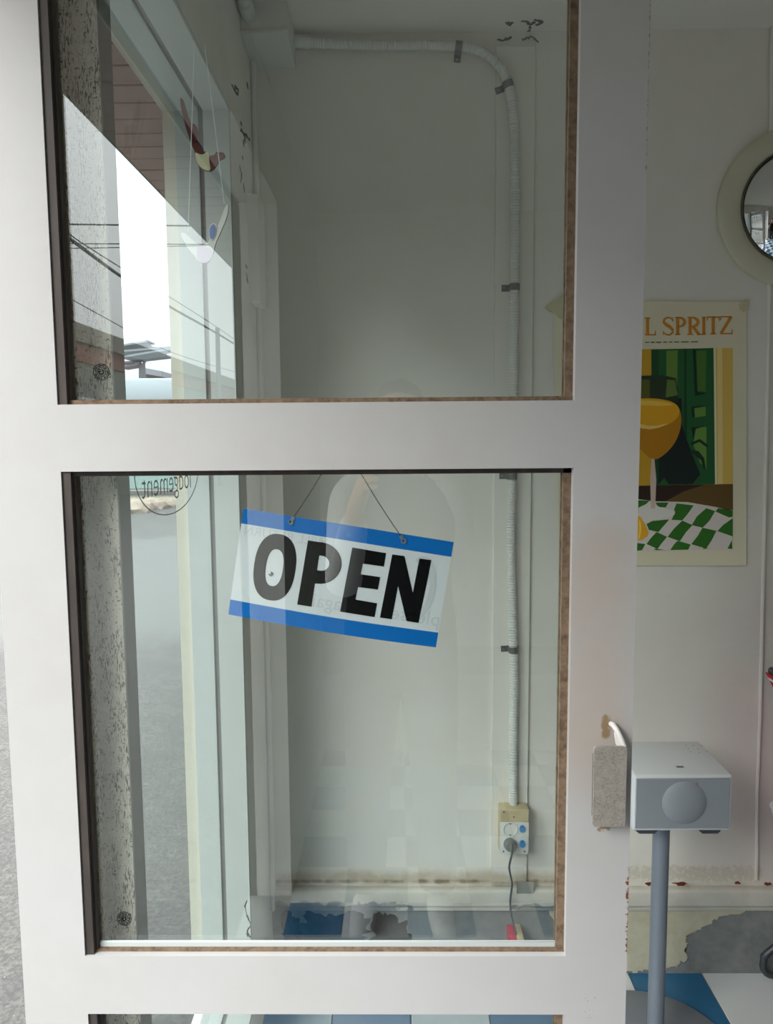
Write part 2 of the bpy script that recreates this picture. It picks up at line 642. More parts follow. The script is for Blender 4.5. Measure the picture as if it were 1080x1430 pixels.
pb = MB()
pb.mi = 0
pb.box((OUTX, POST0, -0.12), (WALLX - 0.0, POST1, HEAD), 0.002, 1)
post = pb.build('trim_4', [m_speck.m, m_postside.m])
for p in post.data.polygons:
    if abs(p.normal.x) > 0.7 or p.normal.y > 0.7:
        p.material_index = 1
tag(post, 'rough speckled grey doorpost behind the door glass', None, None, 'structure')
b = MB()
b.box((-0.455, 0.9505, -0.05), (-0.448, POST0 + 0.001, HEAD))
tag(b.build('edge_bead', m_postside.m, post))
for z in ():
    pass

# cracks in the left wall and in the ceiling: flaked plaster with dark edges


def crack(parent, pts3, nrm, wid, seed):
    bb = MB()
    rnd = random.Random(seed)
    fine_, ws_ = [], []
    for a_, b_ in zip(pts3, pts3[1:]):
        for q in range(5):
            f_ = q / 5
            v_ = Vector(a_).lerp(Vector(b_), f_)
            j_ = Vector((rnd.uniform(-1, 1), rnd.uniform(-1, 1), rnd.uniform(-1, 1))) * wid * 0.5
            j_ -= Vector(nrm) * j_.dot(Vector(nrm))
            fine_.append(v_ + j_)
            ws_.append(wid * rnd.uniform(0.2, 1.2))
    ribbon(bb, fine_, ws_, nrm, 0.0008)
    return bb.build('plaster_crack', m_crack.m, parent)


def atx(px, py, X):
    v = FW + RT * ((px - 540) / FPX) + DN * ((py - 715) / FPX)
    return EYE + v * (X / v.x)


def atz(px, py, Z):
    v = FW + RT * ((px - 540) / FPX) + DN * ((py - 715) / FPX)
    return EYE + v * ((Z - CAM_H) / v.z)


for sd_, pxs in enumerate(([(323, 118), (328, 128), (334, 133)], [(327, 122), (333, 126), (331, 136)], [(344, 114), (347, 126)], [(336, 170), (338, 176)], [(336, 183), (344, 190), (350, 198)],
                           [(342, 192), (340, 204)], [(338, 217), (340, 225)], [(335, 232), (338, 244), (336, 256)], [(340, 258), (342, 268)], [(343, 370), (346, 376)], [(344, 382), (347, 400)],
                           [(352, 150), (354, 162)], [(345, 1258), (341, 1266), (346, 1280), (350, 1292)], [(350, 1290), (344, 1304), (352, 1310)])):
    crack(wall_left, [atx(a, c, WALLX + 0.0006) for a, c in pxs], (1, 0, 0), 0.006 + 0.003 * (sd_ % 3), sd_)

b = MB()
b.box((OUTX + 0.004, -1.85, CEIL), (2.55, BACKY + 0.15, 2.65))
ceiling = tag(b.build('ceiling', m_ceil.m), 'white plaster ceiling flaking above the conduit', None, None, 'structure')
for sd_, pxs in enumerate(([(707, 31), (712, 34), (716, 31)], [(730, 29), (738, 30), (742, 34)], [(744, 28), (752, 29), (758, 29)], [(745, 29), (740, 38), (737, 46)], [(756, 31), (748, 36)])):
    crack(ceiling, [atz(a, c, CEIL - 0.0006) for a, c in pxs], (0, 0, -1), 0.009, 50 + sd_)
for sd_, pxs in enumerate(([(693, 53), (705, 52), (716, 50)], [(730, 51), (742, 49), (757, 57)])):
    crack(wall_back, [at(a, c + 3, BACKY - 0.0092) for a, c in pxs], (0, -1, 0), 0.006, 70 + sd_)

b = MB()
b.box((OUTX + 0.004, -1.85, -0.12), (2.55, -1.66, 2.65))
tag(b.build('wall_rear', m_plaster.m), 'white wall behind the camera, mirrored in the door glass', None, None, 'structure')
b = MB()
b.box((WALLX, -1.66, 0.38), (2.45, -1.635, 0.51), 0.006, 2)
tag(b.build('baseboard_rear', m_ledge.m), 'white skirting ledge mirrored faintly in the lower glass', None, None, 'structure')
# right wall: piers and a band above and below a wide shop window
b = MB()
b.box((2.45, -1.85, -0.12), (2.60, BACKY + 0.15, 2.65))
tag(b.build('wall_right', m_plaster.m), 'white right wall', None, None, 'structure')

# ------------------------------------------------------------------ shop window in the left wall
win = thing('window_1', (WALLX, 1.34, SILL), 'shop window with white frame beside the doorpost', None, None, 'structure')


def lining(x0, x1, face, mat, name):
    bb = MB()
    bb.box((x0, 1.676 + face, SILL), (x1, WINY, HEAD))
    bb.box((x0, POST1, 2.200 + face), (x1, WINY, HEAD))
    bb.box((x0, POST1, SILL - 0.0), (x1, WINY, 0.140 - face))
    return bb.build(name, mat, win)


cb = MB()
cb.box((OUTX + 0.0005, POST1, 2.200), (-0.467, WINY, HEAD))
tag(cb.build('head_reveal', m_cream.m, win), 'cream plaster reveal over the window')
lining(-0.4065, WALLX + 0.002, 0.0, m_white_trim.m, 'inner_frame')
lining(-0.467, -0.4175, 0.0, m_white_trim.m, 'outer_frame')
lining(-0.4175, -0.4065, 0.006, flat('grey_gasket', (120, 122, 118), 0.7), 'glazing_groove')
b = MB()
b.box((-0.4145, POST1, 0.14), (-0.4095, 1.684, 2.205))
b.build('glass_pane', g_win, win)
# oval sticker on the pane, read from the street
b = MB()
cY, cZ = 1.364, 1.443
b.ring(circle((-0.4091, cY, cZ), (0, 1, 0), (0, 0, 1), 0.192, 0.078, 72), circle((-0.4091, cY, cZ), (0, 1, 0), (0, 0, 1), 0.1890, 0.0760, 72), (0.0004, 0, 0))
st = b.build('sticker_ring', m_black, win)
tag(st, 'black oval outline printed on the shop window')
xf = Matrix.Translation(Vector((-0.4089, 1.352, 1.405))) @ Matrix(((0, 0, -1, 0), (-1, 0, 0, 0), (0, 1, 0, 0), (0, 0, 0, 1)))
tag(text_mesh('lodgement', 0.062, xf, m_black, 'sticker_lettering', win, 1.12, bold=-0.0007), 'black word seen mirrored from inside the shop')
for o_ in win.children:
    pass

# ------------------------------------------------------------------ the door
GY = 0.918
DX0, DX1, IX0, IX1 = -0.484, 0.2905, -0.4025, 0.2125
DF, DB = 0.900, 0.927
rails = [(0.02, 0.12), (0.762, 0.842), (1.463, 1.543), (2.06, 2.17)]
door = thing('door_1', (DX0, 0.92, 0.02), 'white metal door with three glass panes standing open', None, None, 'structure')
b = MB()
b.box((DX0, DF, 0.02), (IX0, DB, 2.17))
b.box((IX1, DF, 0.02), (DX1, DB, 2.17))
for z0, z1 in rails:
    b.box((IX0, DF, z0), (IX1, DB, z1))
b.build('door_frame', m_door.m, door)
for (a0, z0), (z1, a1) in zip(rails, rails[1:]):
    p = MB()
    p.box((IX0 - 0.004, GY, z0 - 0.004), (IX1 + 0.004, GY + 0.0025, z1 + 0.004))
    p.build('glass_pane', g_door, door)
    g = MB()
    g.box((IX0, 0.9025, z0), (IX0 + 0.0105, GY, z1))                                  # hinge side, proud
    g.box((IX0 + 0.0105, 0.909, z0), (IX0 + 0.013, GY, z1))
    g.box((IX0, 0.9105, z1 - 0.0062), (IX1, GY, z1))                                  # top
    g.mi = 1
    g.box((IX1 - 0.0095, 0.9105, z0), (IX1, GY, z1))                                  # lock side, set back
    g.box((IX0, 0.9085, z0), (IX1, GY, z0 + 0.0025 if z0 < 1.5 else z0 + 0.0055))                                  # bottom
    g.box((IX0, GY + 0.0025, z0), (IX0 + 0.012, DB - 0.001, z1))
    g.box((IX1 - 0.010, GY + 0.0025, z0), (IX1, DB - 0.001, z1))
    g.box((IX0, GY + 0.0025, z1 - 0.006), (IX1, DB - 0.001, z1))
    g.build('glazing_seal', [m_rubber.m, m_brown.m], door)
    if z0 < 1.5:
        a = MB()
        a.box((IX0 + 0.013, 0.9145, z0 + 0.001), (IX1 - 0.0095, GY, z0 + 0.0098), 0.001, 1)
        a.build('highlight_strip', m_highlight.m, door)  # pale strip standing in for the highlight along the glass edge
# small round maker's stickers at the hinge side of two panes
for px, py, r in ((141.5, 519.5, 0.0101), (173.5, 1283, 0.0096)):
    c = at(px, py, GY - 0.0006)
    u, v = Vector((1, 0, 0)), Vector((0, 0, 1))
    s = MB()
    s.ring(circle(c, u, v, r, n=36), circle(c, u, v, r * 0.90, n=36), (0, 0.0003, 0))
    s.ring(circle(c, u, v, r * 0.56, n=30), circle(c, u, v, r * 0.485, n=30), (0, 0.0003, 0))
    for k in range(22):
        a = 2 * PI * k / 22 + 0.1
        if k in (3, 11, 17):
            continue
        d = u * math.cos(a) + v * math.sin(a)
        e = -u * math.sin(a) + v * math.cos(a)
        w0 = r * (0.065 if k % 3 else 0.095)
        h0, h1 = r * (0.63 + 0.05 * (k % 2)), r * (0.83 - 0.04 * (k % 3 == 1))
        s.prism([c + d * h0 + e * w0, c + d * h1 + e * w0, c + d * h1 - e * w0, c + d * h0 - e * w0], (0, 0.0003, 0))
    arc = circle(c, u, v, r * 0.27, n=24, a0=math.radians(150), a1=math.radians(440))
    ribbon(s, arc, r * 0.17, (0, -1, 0), 0.0003)
    ribbon(s, [c + (u * -0.42 + v * 0.05) * r, c + (u * 0.02 + v * 0.06) * r], r * 0.14, (0, -1, 0), 0.0003)
    ribbon(s, [c + (u * -0.36 + v * 0.26) * r, c + (u * -0.06 + v * 0.30) * r], r * 0.12, (0, -1, 0), 0.0003)
    tag(s.build('round_sticker', m_black, door), 'small black ring-shaped sticker with lettering round its rim')
# pull plate on the lock side
h = MB()
px0, px1, pz0, pz1 = 0.2372, 0.2768, 1.0275, 1.1285
HY = 0.876
out_ = []
rc = 0.0042
for cx, cz, a0 in ((px1 - rc, pz1 - rc, 0), (px0 + rc, pz1 - rc, 90), (px0 + rc, pz0 + rc, 180), (px1 - rc, pz0 + rc, 270)):
    for q in range(6):
        a = math.radians(a0 + 18 * q)
        out_.append((cx + rc * math.cos(a), HY, cz + rc * math.sin(a)))
h.prism(out_, (0, 0.003, 0))
hp = h.build('door_pull', m_rust.m, door)
tag(hp, 'worn steel pull plate mottled with wear')
h = MB()
h.box((px0 + 0.0050, HY + 0.003, pz0 + 0.002), (px0 + 0.022, DF + 0.0006, pz1 - 0.018), 0.0006, 1)
h.build('gap_shade', m_darkgap, hp)  # dark block standing in for the shade in the gap behind the plate
h = MB()
h.box((px0 + 0.0215, HY + 0.003, pz0 + 0.004), (px1 - 0.001, HY + 0.0046, pz1 - 0.002))
h.build('return_flange', m_rust.m, hp)
h = MB()
pts = [Vector((0.2635, 0.8985, 1.148)), Vector((0.2645, 0.893, 1.1492)), Vector((0.2665, 0.886, 1.146)), Vector((0.2715, 0.881, 1.136)), Vector((0.2755, 0.8795, 1.1275))]
h.tube(pts, [0.0035, 0.0036, 0.0034, 0.003, 0.0018], 10)
h.prism([(0.2665, 0.8845, 1.1462), (0.2768, 0.8795, 1.1283), (0.2655, 0.8795, 1.1283), (0.2648, 0.8845, 1.140)], (0, 0.006, 0))
tag(h.build('latch_tongue', flat('white_latch', (228, 224, 220), 0.4), hp), 'white painted latch tongue above the plate')

# ------------------------------------------------------------------ OPEN sign
SY = 0.9445
TL, TR, BL = at(340, 710, SY), at(634, 757, SY), at(320, 858, SY)
SU, SV = (TR - TL), (BL - TL)
SWID = SU.length
su = SU.normalized()
sv = (SV - su * SV.dot(su)).normalized()
SHGT = SV.dot(sv)


def sp(u, v, d=0.0):
    return TL + su * (u * SWID) + sv * (v * SHGT) + Vector((0, d, 0))


sign = thing('open_sign', sp(0.5, 1.0), 'white and blue hanging sign with black lettering behind the door glass', 'sign')
m_sw = Mat('sign_white_plastic', (232, 236, 240), 0.35)
m_blue = flat('sign_blue_print', (0, 116, 204), 0.35)
b = MB()
NB = 12


def bow(u, v):
    return 0.012 * math.sin(PI * u) * v * 1.0


def spb(u, v, d=0.0):
    return sp(u, v + bow(u, v) * 1.6, d)


outl = [spb(k / NB, 0) for k in range(NB + 1)] + [spb(1 - k / NB, 1) for k in range(NB + 1)]
b.prism(outl, (0, 0.0012, 0))
b.build('sign_board', m_sw.m, sign)
for v0, v1 in ((0.0, 0.138), (0.858, 1.0)):
    b = MB()
    b.prism([spb(k / NB, v0, -0.0004) for k in range(NB + 1)] + [spb(1 - k / NB, v1, -0.0004) for k in range(NB + 1)], (0, 0.0004, 0))
    b.build('blue_band', m_blue, sign)


def letter(pts, name='letter'):
    bb = MB()
    bb.prism([sp(u, v, -0.0004) for u, v in pts], (0, 0.0004, 0))
    return bb.build(name, m_black, sign)


AS = SWID / SHGT


def sup(cx, cy, rx, ry, n=44, p=2.35):
    o = []
    for k in range(n):
        a = 2 * PI * k / n
        c, s_ = math.cos(a), math.sin(a)
        o.append((cx + rx * math.copysign(abs(c) ** (2 / p), c), cy + ry * math.copysign(abs(s_) ** (2 / p), s_)))
    return o


b = MB()
b.ring([sp(u, v, -0.0004) for u, v in sup(0.186, 0.494, 0.0985, 0.313)], [sp(u, v, -0.0004) for u, v in sup(0.1845, 0.498, 0.0405, 0.174)], (0, 0.0004, 0))
b.build('letter', m_black, sign)
# P: stem, then bowl as a half ring
letter([(0.322, 0.197), (0.385, 0.197), (0.385, 0.805), (0.3165, 0.805)])
b = MB()


def bowl(x0, x1, z0, z1, n=14):
    o = [(x0, z0)]
    r = (z1 - z0) / 2
    rx = min(r / AS * 1.05, (x1 - x0) * 0.95)
    for k in range(n + 1):
        a = -PI / 2 + PI * k / n
        o.append((x1 - rx + rx * math.cos(a), (z0 + z1) / 2 + r * math.sin(a)))
    o.append((x0, z1))
    return o


oo, ii = bowl(0.383, 0.497, 0.194, 0.582), bowl(0.383, 0.438, 0.318, 0.458)
for k in range(len(oo) - 1):
    b.prism([sp(*oo[k], -0.0004), sp(*oo[k + 1], -0.0004), sp(*ii[k + 1], -0.0004), sp(*ii[k], -0.0004)], (0, 0.0004, 0))
b.build('letter', m_black, sign)
letter([(0.533, 0.197), (0.695, 0.200), (0.694, 0.327), (0.594, 0.330), (0.592, 0.431), (0.685, 0.429), (0.683, 0.548), (0.589, 0.553), (0.586, 0.673), (0.690, 0.676), (0.689, 0.808), (0.523, 0.808)])
letter([(0.724, 0.202), (0.782, 0.200), (0.849, 0.524), (0.853, 0.200), (0.911, 0.197), (0.899, 0.797), (0.841, 0.797), (0.775, 0.486), (0.771, 0.803), (0.714, 0.804)])
# the reverse side shows through the board, pale and mirrored
m_ghost = flat('pale_show_through', (215, 220, 225), 0.4)


def sign_text(body, size, u, v, sx_, name):
    xf_ = Matrix.Translation(sp(u, v, -0.0002)) @ Matrix(((-su.x, -sv.x, 0, 0), (0, 0, -1, 0), (-su.z, -sv.z, 0, 0), (0, 0, 0, 1)))
    return tag(text_mesh(body, size, xf_, m_ghost, name, sign, sx_), 'pale mirrored lettering showing through from the back')


sign_text('WILL RETURN', 0.017, 0.215, 0.235, 1.0, 'show_through_text')
sign_text('please', 0.026, 0.88, 0.80, 1.0, 'show_through_text')
sign_text('again', 0.026, 0.43, 0.80, 1.0, 'show_through_text')
b = MB()
arc = [sp(0.875 + 0.062 * math.cos(a), 0.47 + 0.27 * math.sin(a), -0.0002) for a in (math.radians(-120 + 12 * k) for k in range(21))]
ribbon(b, arc, 0.0085, (0, -1, 0), 0.0002)
tag(b.build('show_through_text', m_ghost, sign), 'pale mirrored round letter showing through')
# grommets, spare hole, rivet in the O
hook = at(476.5, 612, 0.9440)
for u, v in ((0.229, 0.055), (0.767, 0.062)):
    c = sp(u, v, -0.0006)
    g = MB()
    g.lathe([(0.0014, 0.0), (0.0018, 0.0012), (0.0034, 0.0014), (0.0036, 0.0004), (0.0036, -0.0004)], c, (0, -1, 0), 18)
    gr = g.build('grommet', m_steel.m, sign)
    tab = MB()
    tp = c + (hook - c).normalized() * 0.008
    d = (hook - c).normalized()
    e = Vector((d.z, 0, -d.x))
    tab.prism([c + e * 0.0022 + d * 0.002, tp + e * 0.0022, tp - e * 0.0022, c - e * 0.0022 + d * 0.002], (0, -0.0008, 0))
    tab.build('chain_tab', m_steel.m, gr)
    ch = MB()
    n = int((hook - tp).length / 0.0027)
    for k in range(n + 1):
        q = tp.lerp(hook, k / n)
        q.z -= 0.004 * math.sin(PI * k / n)
        ch.ball(q, 0.00105, 6)
    co = ch.build('ball_chain', flat('dark_ball_chain', (96, 94, 90), 0.35, 0.7), sign)
    co['kind'] = 'stuff'
for u, v, r, mm in ((0.508, 0.085, 0.0024, m_blue), (0.172, 0.56, 0.0030, m_steel.m)):
    g = MB()
    c = sp(u, v, -0.0005)
    if mm is m_blue:
        g.ring(circle(c, su, sv, r, n=18), circle(c, su, sv, r * 0.72, n=18), (0, 0.0004, 0))
        g.build('spare_hole', flat('sign_hole_rim', (120, 170, 214), 0.4), sign)
    else:
        g.lathe([(0, 0.0016), (r * 0.6, 0.0013), (r, 0.0002), (r, -0.0004)], c, (0, -1, 0), 16)
        g.build('rivet', mm, sign)
hk = MB()
hk.tube([hook + Vector((0, -0.006, 0.012)), hook + Vector((0, 0.0, 0.010)), hook + Vector((0, 0.003, 0.002)), hook + Vector((0, 0.0, -0.0035)), hook + Vector((0, -0.003, -0.001))], 0.0013, 8)
hk.build('hook', m_steel.m, sign)

# ------------------------------------------------------------------ hanging mobile of two divers
MY = 1.40
mob = thing('hanging_mobile', at(284, 366, MY), 'hanging mobile of two flat diver cut-outs on white threads', 'ornament')
m_skin = flat('brown_painted_wood', (112, 58, 52), 0.6)
m_cap = flat('dark_red_cap', (104, 42, 46), 0.6)
m_suit = flat('cream_swimsuit', (226, 220, 178), 0.6)
m_pale = flat('white_painted_wood', (240, 240, 232), 0.6)
m_pink = flat('pale_pink_swimsuit', (232, 216, 230), 0.6)
m_bcap = flat('blue_cap', (122, 150, 206), 0.6)
m_rim = flat('dark_cut_edge', (66, 56, 52), 0.8)


def cut(pxs, mat, name, parent, d0, th, scale=5.5, ox=220, oy=120, label=None):
    bb = MB()
    pts_ = [at(ox + a / scale, oy + c / scale, MY + d0) for a, c in pxs]
    bb.prism(pts_, (0, th, 0))
    if isinstance(mat, list):
        pass
    o_ = bb.build(name, mat, parent)
    if isinstance(mat, list):
        for p_ in o_.data.polygons:
            if abs(p_.normal.y) < 0.7:
                p_.material_index = 1
    if label:
        tag(o_, label)
    return o_


def smooth_pts(pts_, it=2):
    for _ in range(it):
        q = []
        for i_, p_ in enumerate(pts_):
            n_ = pts_[(i_ + 1) % len(pts_)]
            q.append((p_[0] * 0.75 + n_[0] * 0.25, p_[1] * 0.75 + n_[1] * 0.25))
            q.append((p_[0] * 0.25 + n_[0] * 0.75, p_[1] * 0.25 + n_[1] * 0.75))
        pts_ = q
    return pts_


d1 = cut(smooth_pts([(172, 96), (184, 92), (200, 112), (226, 210), (262, 300), (318, 440), (352, 510), (378, 500), (400, 540), (440, 528), (452, 500), (470, 512), (500, 505), (522, 530), (516, 556), (478, 566), (462, 600), (440, 628), (408, 656), (360, 650), (318, 616), (288, 560), (286, 510), (262, 452), (222, 340), (196, 240), (178, 150)]), [m_skin, m_rim], 'diver', mob, 0, 0.004, label='brown diver in a cream swimsuit, arms stretched up')
cut(smooth_pts([(288, 508), (320, 522), (350, 528), (380, 500), (396, 520), (398, 580), (410, 652), (360, 646), (320, 614), (292, 562)], 1), m_suit, 'swimsuit', d1, -0.0006, 0.0006)
cut(smooth_pts([(250, 300), (275, 282), (304, 312), (316, 372), (304, 428), (276, 440), (254, 400), (250, 340)]), [m_cap, m_rim], 'swim_cap', d1, -0.0012, 0.0012)
d2 = cut(smooth_pts([(538, 905), (546, 925), (536, 1000), (500, 1090), (440, 1220), (432, 1280), (400, 1350), (350, 1366), (300, 1338), (290, 1310), (240, 1260), (180, 1150), (176, 1130), (192, 1122), (240, 1150), (300, 1218), (366, 1222), (400, 1185), (440, 1130), (486, 1020), (520, 925)]), [m_pale, m_rim], 'diver', mob, 0, 0.004, label='white diver in a pale pink swimsuit, arms spread')
cut(smooth_pts([(306, 1222), (366, 1234), (432, 1262), (424, 1310), (398, 1346), (350, 1362), (300, 1336), (302, 1290)], 1), m_pink, 'swimsuit', d2, -0.0006, 0.0006)
cut(smooth_pts([(398, 1090), (410, 1062), (438, 1052), (458, 1066), (452, 1110), (446, 1150), (426, 1190), (400, 1184), (394, 1140)]), [m_pale, m_rim], 'head', d2, -0.0010, 0.0010)
cut(smooth_pts([(400, 1096), (416, 1064), (440, 1060), (446, 1100), (438, 1150), (420, 1180), (402, 1172), (398, 1130)]), m_bcap, 'swim_cap', d2, -0.0018, 0.0008)
m_thread = flat('white_thread', (236, 236, 230), 0.7)
for (ax, ay), (bx, by) in (((274, 0), (237, 1120)), ((396, -60), (514, 905))):
    t = MB()
    A = at(220 + ax / 5.5, 120 + ay / 5.5, MY - 0.004)
    B = at(220 + bx / 5.5, 120 + by / 5.5, MY - 0.003)
    f = (2.198 - B.z) / (A.z - B.z)
    A = B + (A - B) * f
    t.tube([A, B], 0.0008, 5)
    t.build('thread', m_thread, mob)

# ------------------------------------------------------------------ electrical fittings on the back wall
jb = thing('junction_box', (-0.30, 1.93, 2.43), 'white junction box in the ceiling corner', 'junction box')
b = MB()
b.prism([(-0.352, 1.846, CEIL - 0.001), (-0.352, 1.846, 2.440), (-0.352, BACKY, 2.428), (-0.352, BACKY, CEIL - 0.001)], (0.108, 0, 0))
b.build('box_body', m_pvc.m, jb)
b = MB()
b.box((-0.354, 1.842, 2.438), (-0.242, 1.846, 2.446), 0.001, 1)
b.build('lid_rim', m_pvc.m, jb)
b = MB()
b.tube([(-0.334, 1.846, 2.482), (-0.334, 1.80, 2.482)], 0.0175, 16)
b.build('cable_gland', m_pvc.m, jb)
b = MB()
b.tube([(-0.334, 1.806, 2.484), (-0.336, 1.4, 2.484), (-0.336, 1.37, 2.487), (-0.336, 1.36, 2.495), (-0.336, 1.358, CEIL + 0.01)], 0.0125, 12)
tag(b.build('ceiling_pipe', m_pvc.m), 'smooth white pipe running along the ceiling from the junction box', 'pipe')

CR = 0.0118
cy = BACKY - 0.0082 - CR
ctrl = [at(410, 57, cy), at(440, 60, cy), at(490, 62, cy), at(540, 63, cy), at(600, 63, cy), at(641, 65, cy), at(668, 70, cy), at(690, 84, cy), at(705, 105, cy), at(714, 135, cy), at(718, 180, cy), at(720, 260, cy), at(719, 400, cy), at(718, 520, cy), at(716, 640, cy), at(714, 760, cy), at(716, 860, cy), at(718, 940, cy), at(717, 1040, cy), at(717, 1128, cy)]


def catmull(P, step):
    out2 = []
    for i_ in range(len(P) - 1):
        p0_, p1_, p2_, p3_ = P[max(i_ - 1, 0)], P[i_], P[i_ + 1], P[min(i_ + 2, len(P) - 1)]
        n_ = max(2, int((p2_ - p1_).length / step))
        for q in range(n_):
            t_ = q / n_
            out2.append(0.5 * ((2 * p1_) + (p2_ - p0_) * t_ + (2 * p0_ - 5 * p1_ + 4 * p2_ - p3_) * t_ * t_ + (3 * p1_ - p0_ - 3 * p2_ + p3_) * t_ ** 3))
    out2.append(P[-1])
    return out2


path = catmull(ctrl, 0.00185)
con = thing('corrugated_conduit', at(717, 1128, cy), 'white corrugated conduit clipped along the top and down the back wall', 'conduit')
b = MB()
n0 = int(len(path) * 0.0)
b.tube(path, [CR * (1.0 if (k % 4) in (0, 1) else 0.86) for k in range(len(path))], 12)
b.build('corrugated_pipe', m_pvc.m, con)
b = MB()
b.lathe([(0.0128, 0), (0.0145, 0.002), (0.0145, 0.045), (0.0125, 0.048)], path[0] + Vector((-0.004, 0, 0)), (path[8] - path[0]), 18)
b.build('pipe_coupling', m_pvc.m, con)
m_clip = Mat('grey_steel_clip', (112, 114, 114), 0.5, 0.35)
m_clip.vary((84, 86, 86), 80, 0.7)
for px, py, tx, ty in ((641, 65, 0, 1), (708, 117, -0.86, 0.5), (712, 401, -1, 0.0), (707, 665, -1, 0.0), (710, 907, -1, -0.12)):
    q = at(px, py, cy)
    k = min(range(len(path)), key=lambda i_: (path[i_] - (q + Vector((0.012 if tx else 0, 0, 0)))).length)
    c = path[k]
    d = (path[min(k + 6, len(path) - 1)] - path[max(k - 6, 0)]).normalized()
    e = Vector((tx, 0, -ty)).normalized()
    e = (e - d * e.dot(d)).normalized()
    nrm = Vector((0, -1, 0))
    cl = MB()
    prof = [c + e * (CR * 2.7) + nrm * (-CR), c + e * (CR * 1.05) + nrm * (-CR)] + [c + (e * math.cos(a) + nrm * math.sin(a)) * (CR * 1.10) for a in (PI * i_ / 10 for i_ in range(0, 11))] + [c - e * CR * 1.1 - nrm * CR]
    hw = 0.0085
    for p_, q_ in zip(prof, prof[1:]):
        t_ = 0.0012
        s1 = (q_ - p_).normalized().cross(d) * t_
        cl.prism([p_ - d * hw, q_ - d * hw, q_ + d * hw, p_ + d * hw], s1)
    cp = cl.build('pipe_clip', m_clip.m, con)
    tag(cp, 'grey steel saddle clip')
    sc = MB()
    sc.lathe([(0, 0.0022), (0.0026, 0.0016), (0.003, 0)], c + e * (CR * 2.15) + nrm * (-CR + 0.0012), nrm, 10)
    sc.build('screw', m_steel.m, cp)

po = thing('power_outlet', at(718, 1193, BACKY - 0.03), 'double wall socket with beige cover and blue switches', 'power socket')
oy = BACKY - 0.052
q0, q1 = at(699, 1131, oy), at(738, 1192, oy)
b = MB()
b.box((q0.x, oy, q1.z), (q1.x, BACKY - 0.0078, q0.z), 0.003, 2)
b.build('back_box', m_beige.m, po)
q2 = at(718, 1147.5, oy)
b = MB()
b.box((q0.x - 0.0005, oy - 0.003, q1.z - 0.0005), (q1.x + 0.0005, oy + 0.0005, q2.z), 0.0015, 2)
b.build('face_plate', m_pvc.m, po)
b = MB()
b.box((q0.x, oy - 0.0022, q2.z), (q1.x, oy + 0.0005, q0.z), 0.001, 1)
b.build('cable_cover', m_beige.m, po)
m_sdark = flat('socket_recess_grey', (150, 150, 146), 0.6)
fy = oy - 0.003
for px, py in ((713, 1158), (712.5, 1178)):
    c = at(px, py, fy)
    b = MB()
    b.lathe([(0.0205, 0.0), (0.0200, 0.0022), (0.0182, 0.0024), (0.0172, -0.0020), (0.0, -0.0022)], c, (0, -1, 0), 28)
    so = b.build('socket', m_pvc.m, po)
    if py < 1170:
        for dx in (-0.0068, 0.0068):
            h_ = MB()
            h_.lathe([(0.0024, 0.0003), (0.0024, -0.001), (0, -0.001)], c + Vector((dx, 0.0018, 0.0005)), (0, -1, 0), 10)
            h_.build('pin_hole', m_black, so)
    for a in (0, PI):
        h_ = MB()
        cc = c + Vector((0, 0.0005, 0)) + Vector((0, 0, 0.0165)) * math.cos(a)
        h_.box((cc.x - 0.002, cc.y - 0.002, cc.z - 0.0025), (cc.x + 0.002, cc.y + 0.001, cc.z + 0.0025))
        h_.build('earth_contact', m_steel.m, so)
m_sw_blue = flat('blue_rocker_switch', (62, 140, 200), 0.35)
for px, py in ((729.5, 1157), (729.5, 1178)):
    c = at(px, py, fy)
    b = MB()
    b.prism(circle(c + Vector((0, -0.0032, 0)), (1, 0, 0), (0, 0, 1), 0.0078, 0.0102, 20), (0, 0.0032, 0))
    sw = b.build('switch', m_sw_blue, po)
    b = MB()
    b.lathe([(0.0, 0.0012), (0.0016, 0.001), (0.002, 0)], c + Vector((0, -0.0032, 0.006)), (0, -1, 0), 10)
    b.build('pilot_lamp', flat('red_pilot_lens', (120, 48, 60), 0.3), sw)
for px, py, yy in ((704, 1134, oy - 0.0022), (718, 1141, oy - 0.0022), (703.5, 1189, fy), (733, 1189, fy)):
    b = MB()
    b.lathe([(0, 0.001), (0.0022, 0.0008), (0.0024, 0)], at(px, py, yy), (0, -1, 0), 10)
    b.build('screw', flat('dark_screw_%d%d' % (px, py), (96, 84, 66), 0.5, 0.4), po)

pc = thing('power_cable', at(718, 1312, BACKY - 0.06), 'grey power cord plugged into the lower socket', 'power cord')
m_cord = flat('grey_cord', (92, 96, 98), 0.5)
c = at(712.5, 1178, fy)
b = MB()
b.lathe([(0.0160, -0.001), (0.0158, 0.014), (0.0130, 0.020), (0.0, 0.021)], c, (0, -1, 0), 24)
b.box((c.x - 0.003, c.y - 0.026, c.z - 0.012), (c.x + 0.003, c.y - 0.018, c.z + 0.012), 0.0015, 2)
b.build('plug', flat('grey_plug', (120, 120, 116), 0.5), pc)
cpts = [c + Vector((0.003, -0.020, -0.008))] + [at(px, py, BACKY - dy) for px, py, dy in ((716, 1190, 0.070), (713, 1202, 0.062), (711.5, 1212, 0.055), (714, 1226, 0.05), (715.5, 1236, 0.047), (713, 1256, 0.045), (713.5, 1272, 0.045), (717, 1288, 0.048), (721, 1303, 0.052), (722, 1318, 0.056))]
b = MB()
b.tube(catmull(cpts, 0.006), 0.0029, 8)
b.build('cable', m_cord, pc)
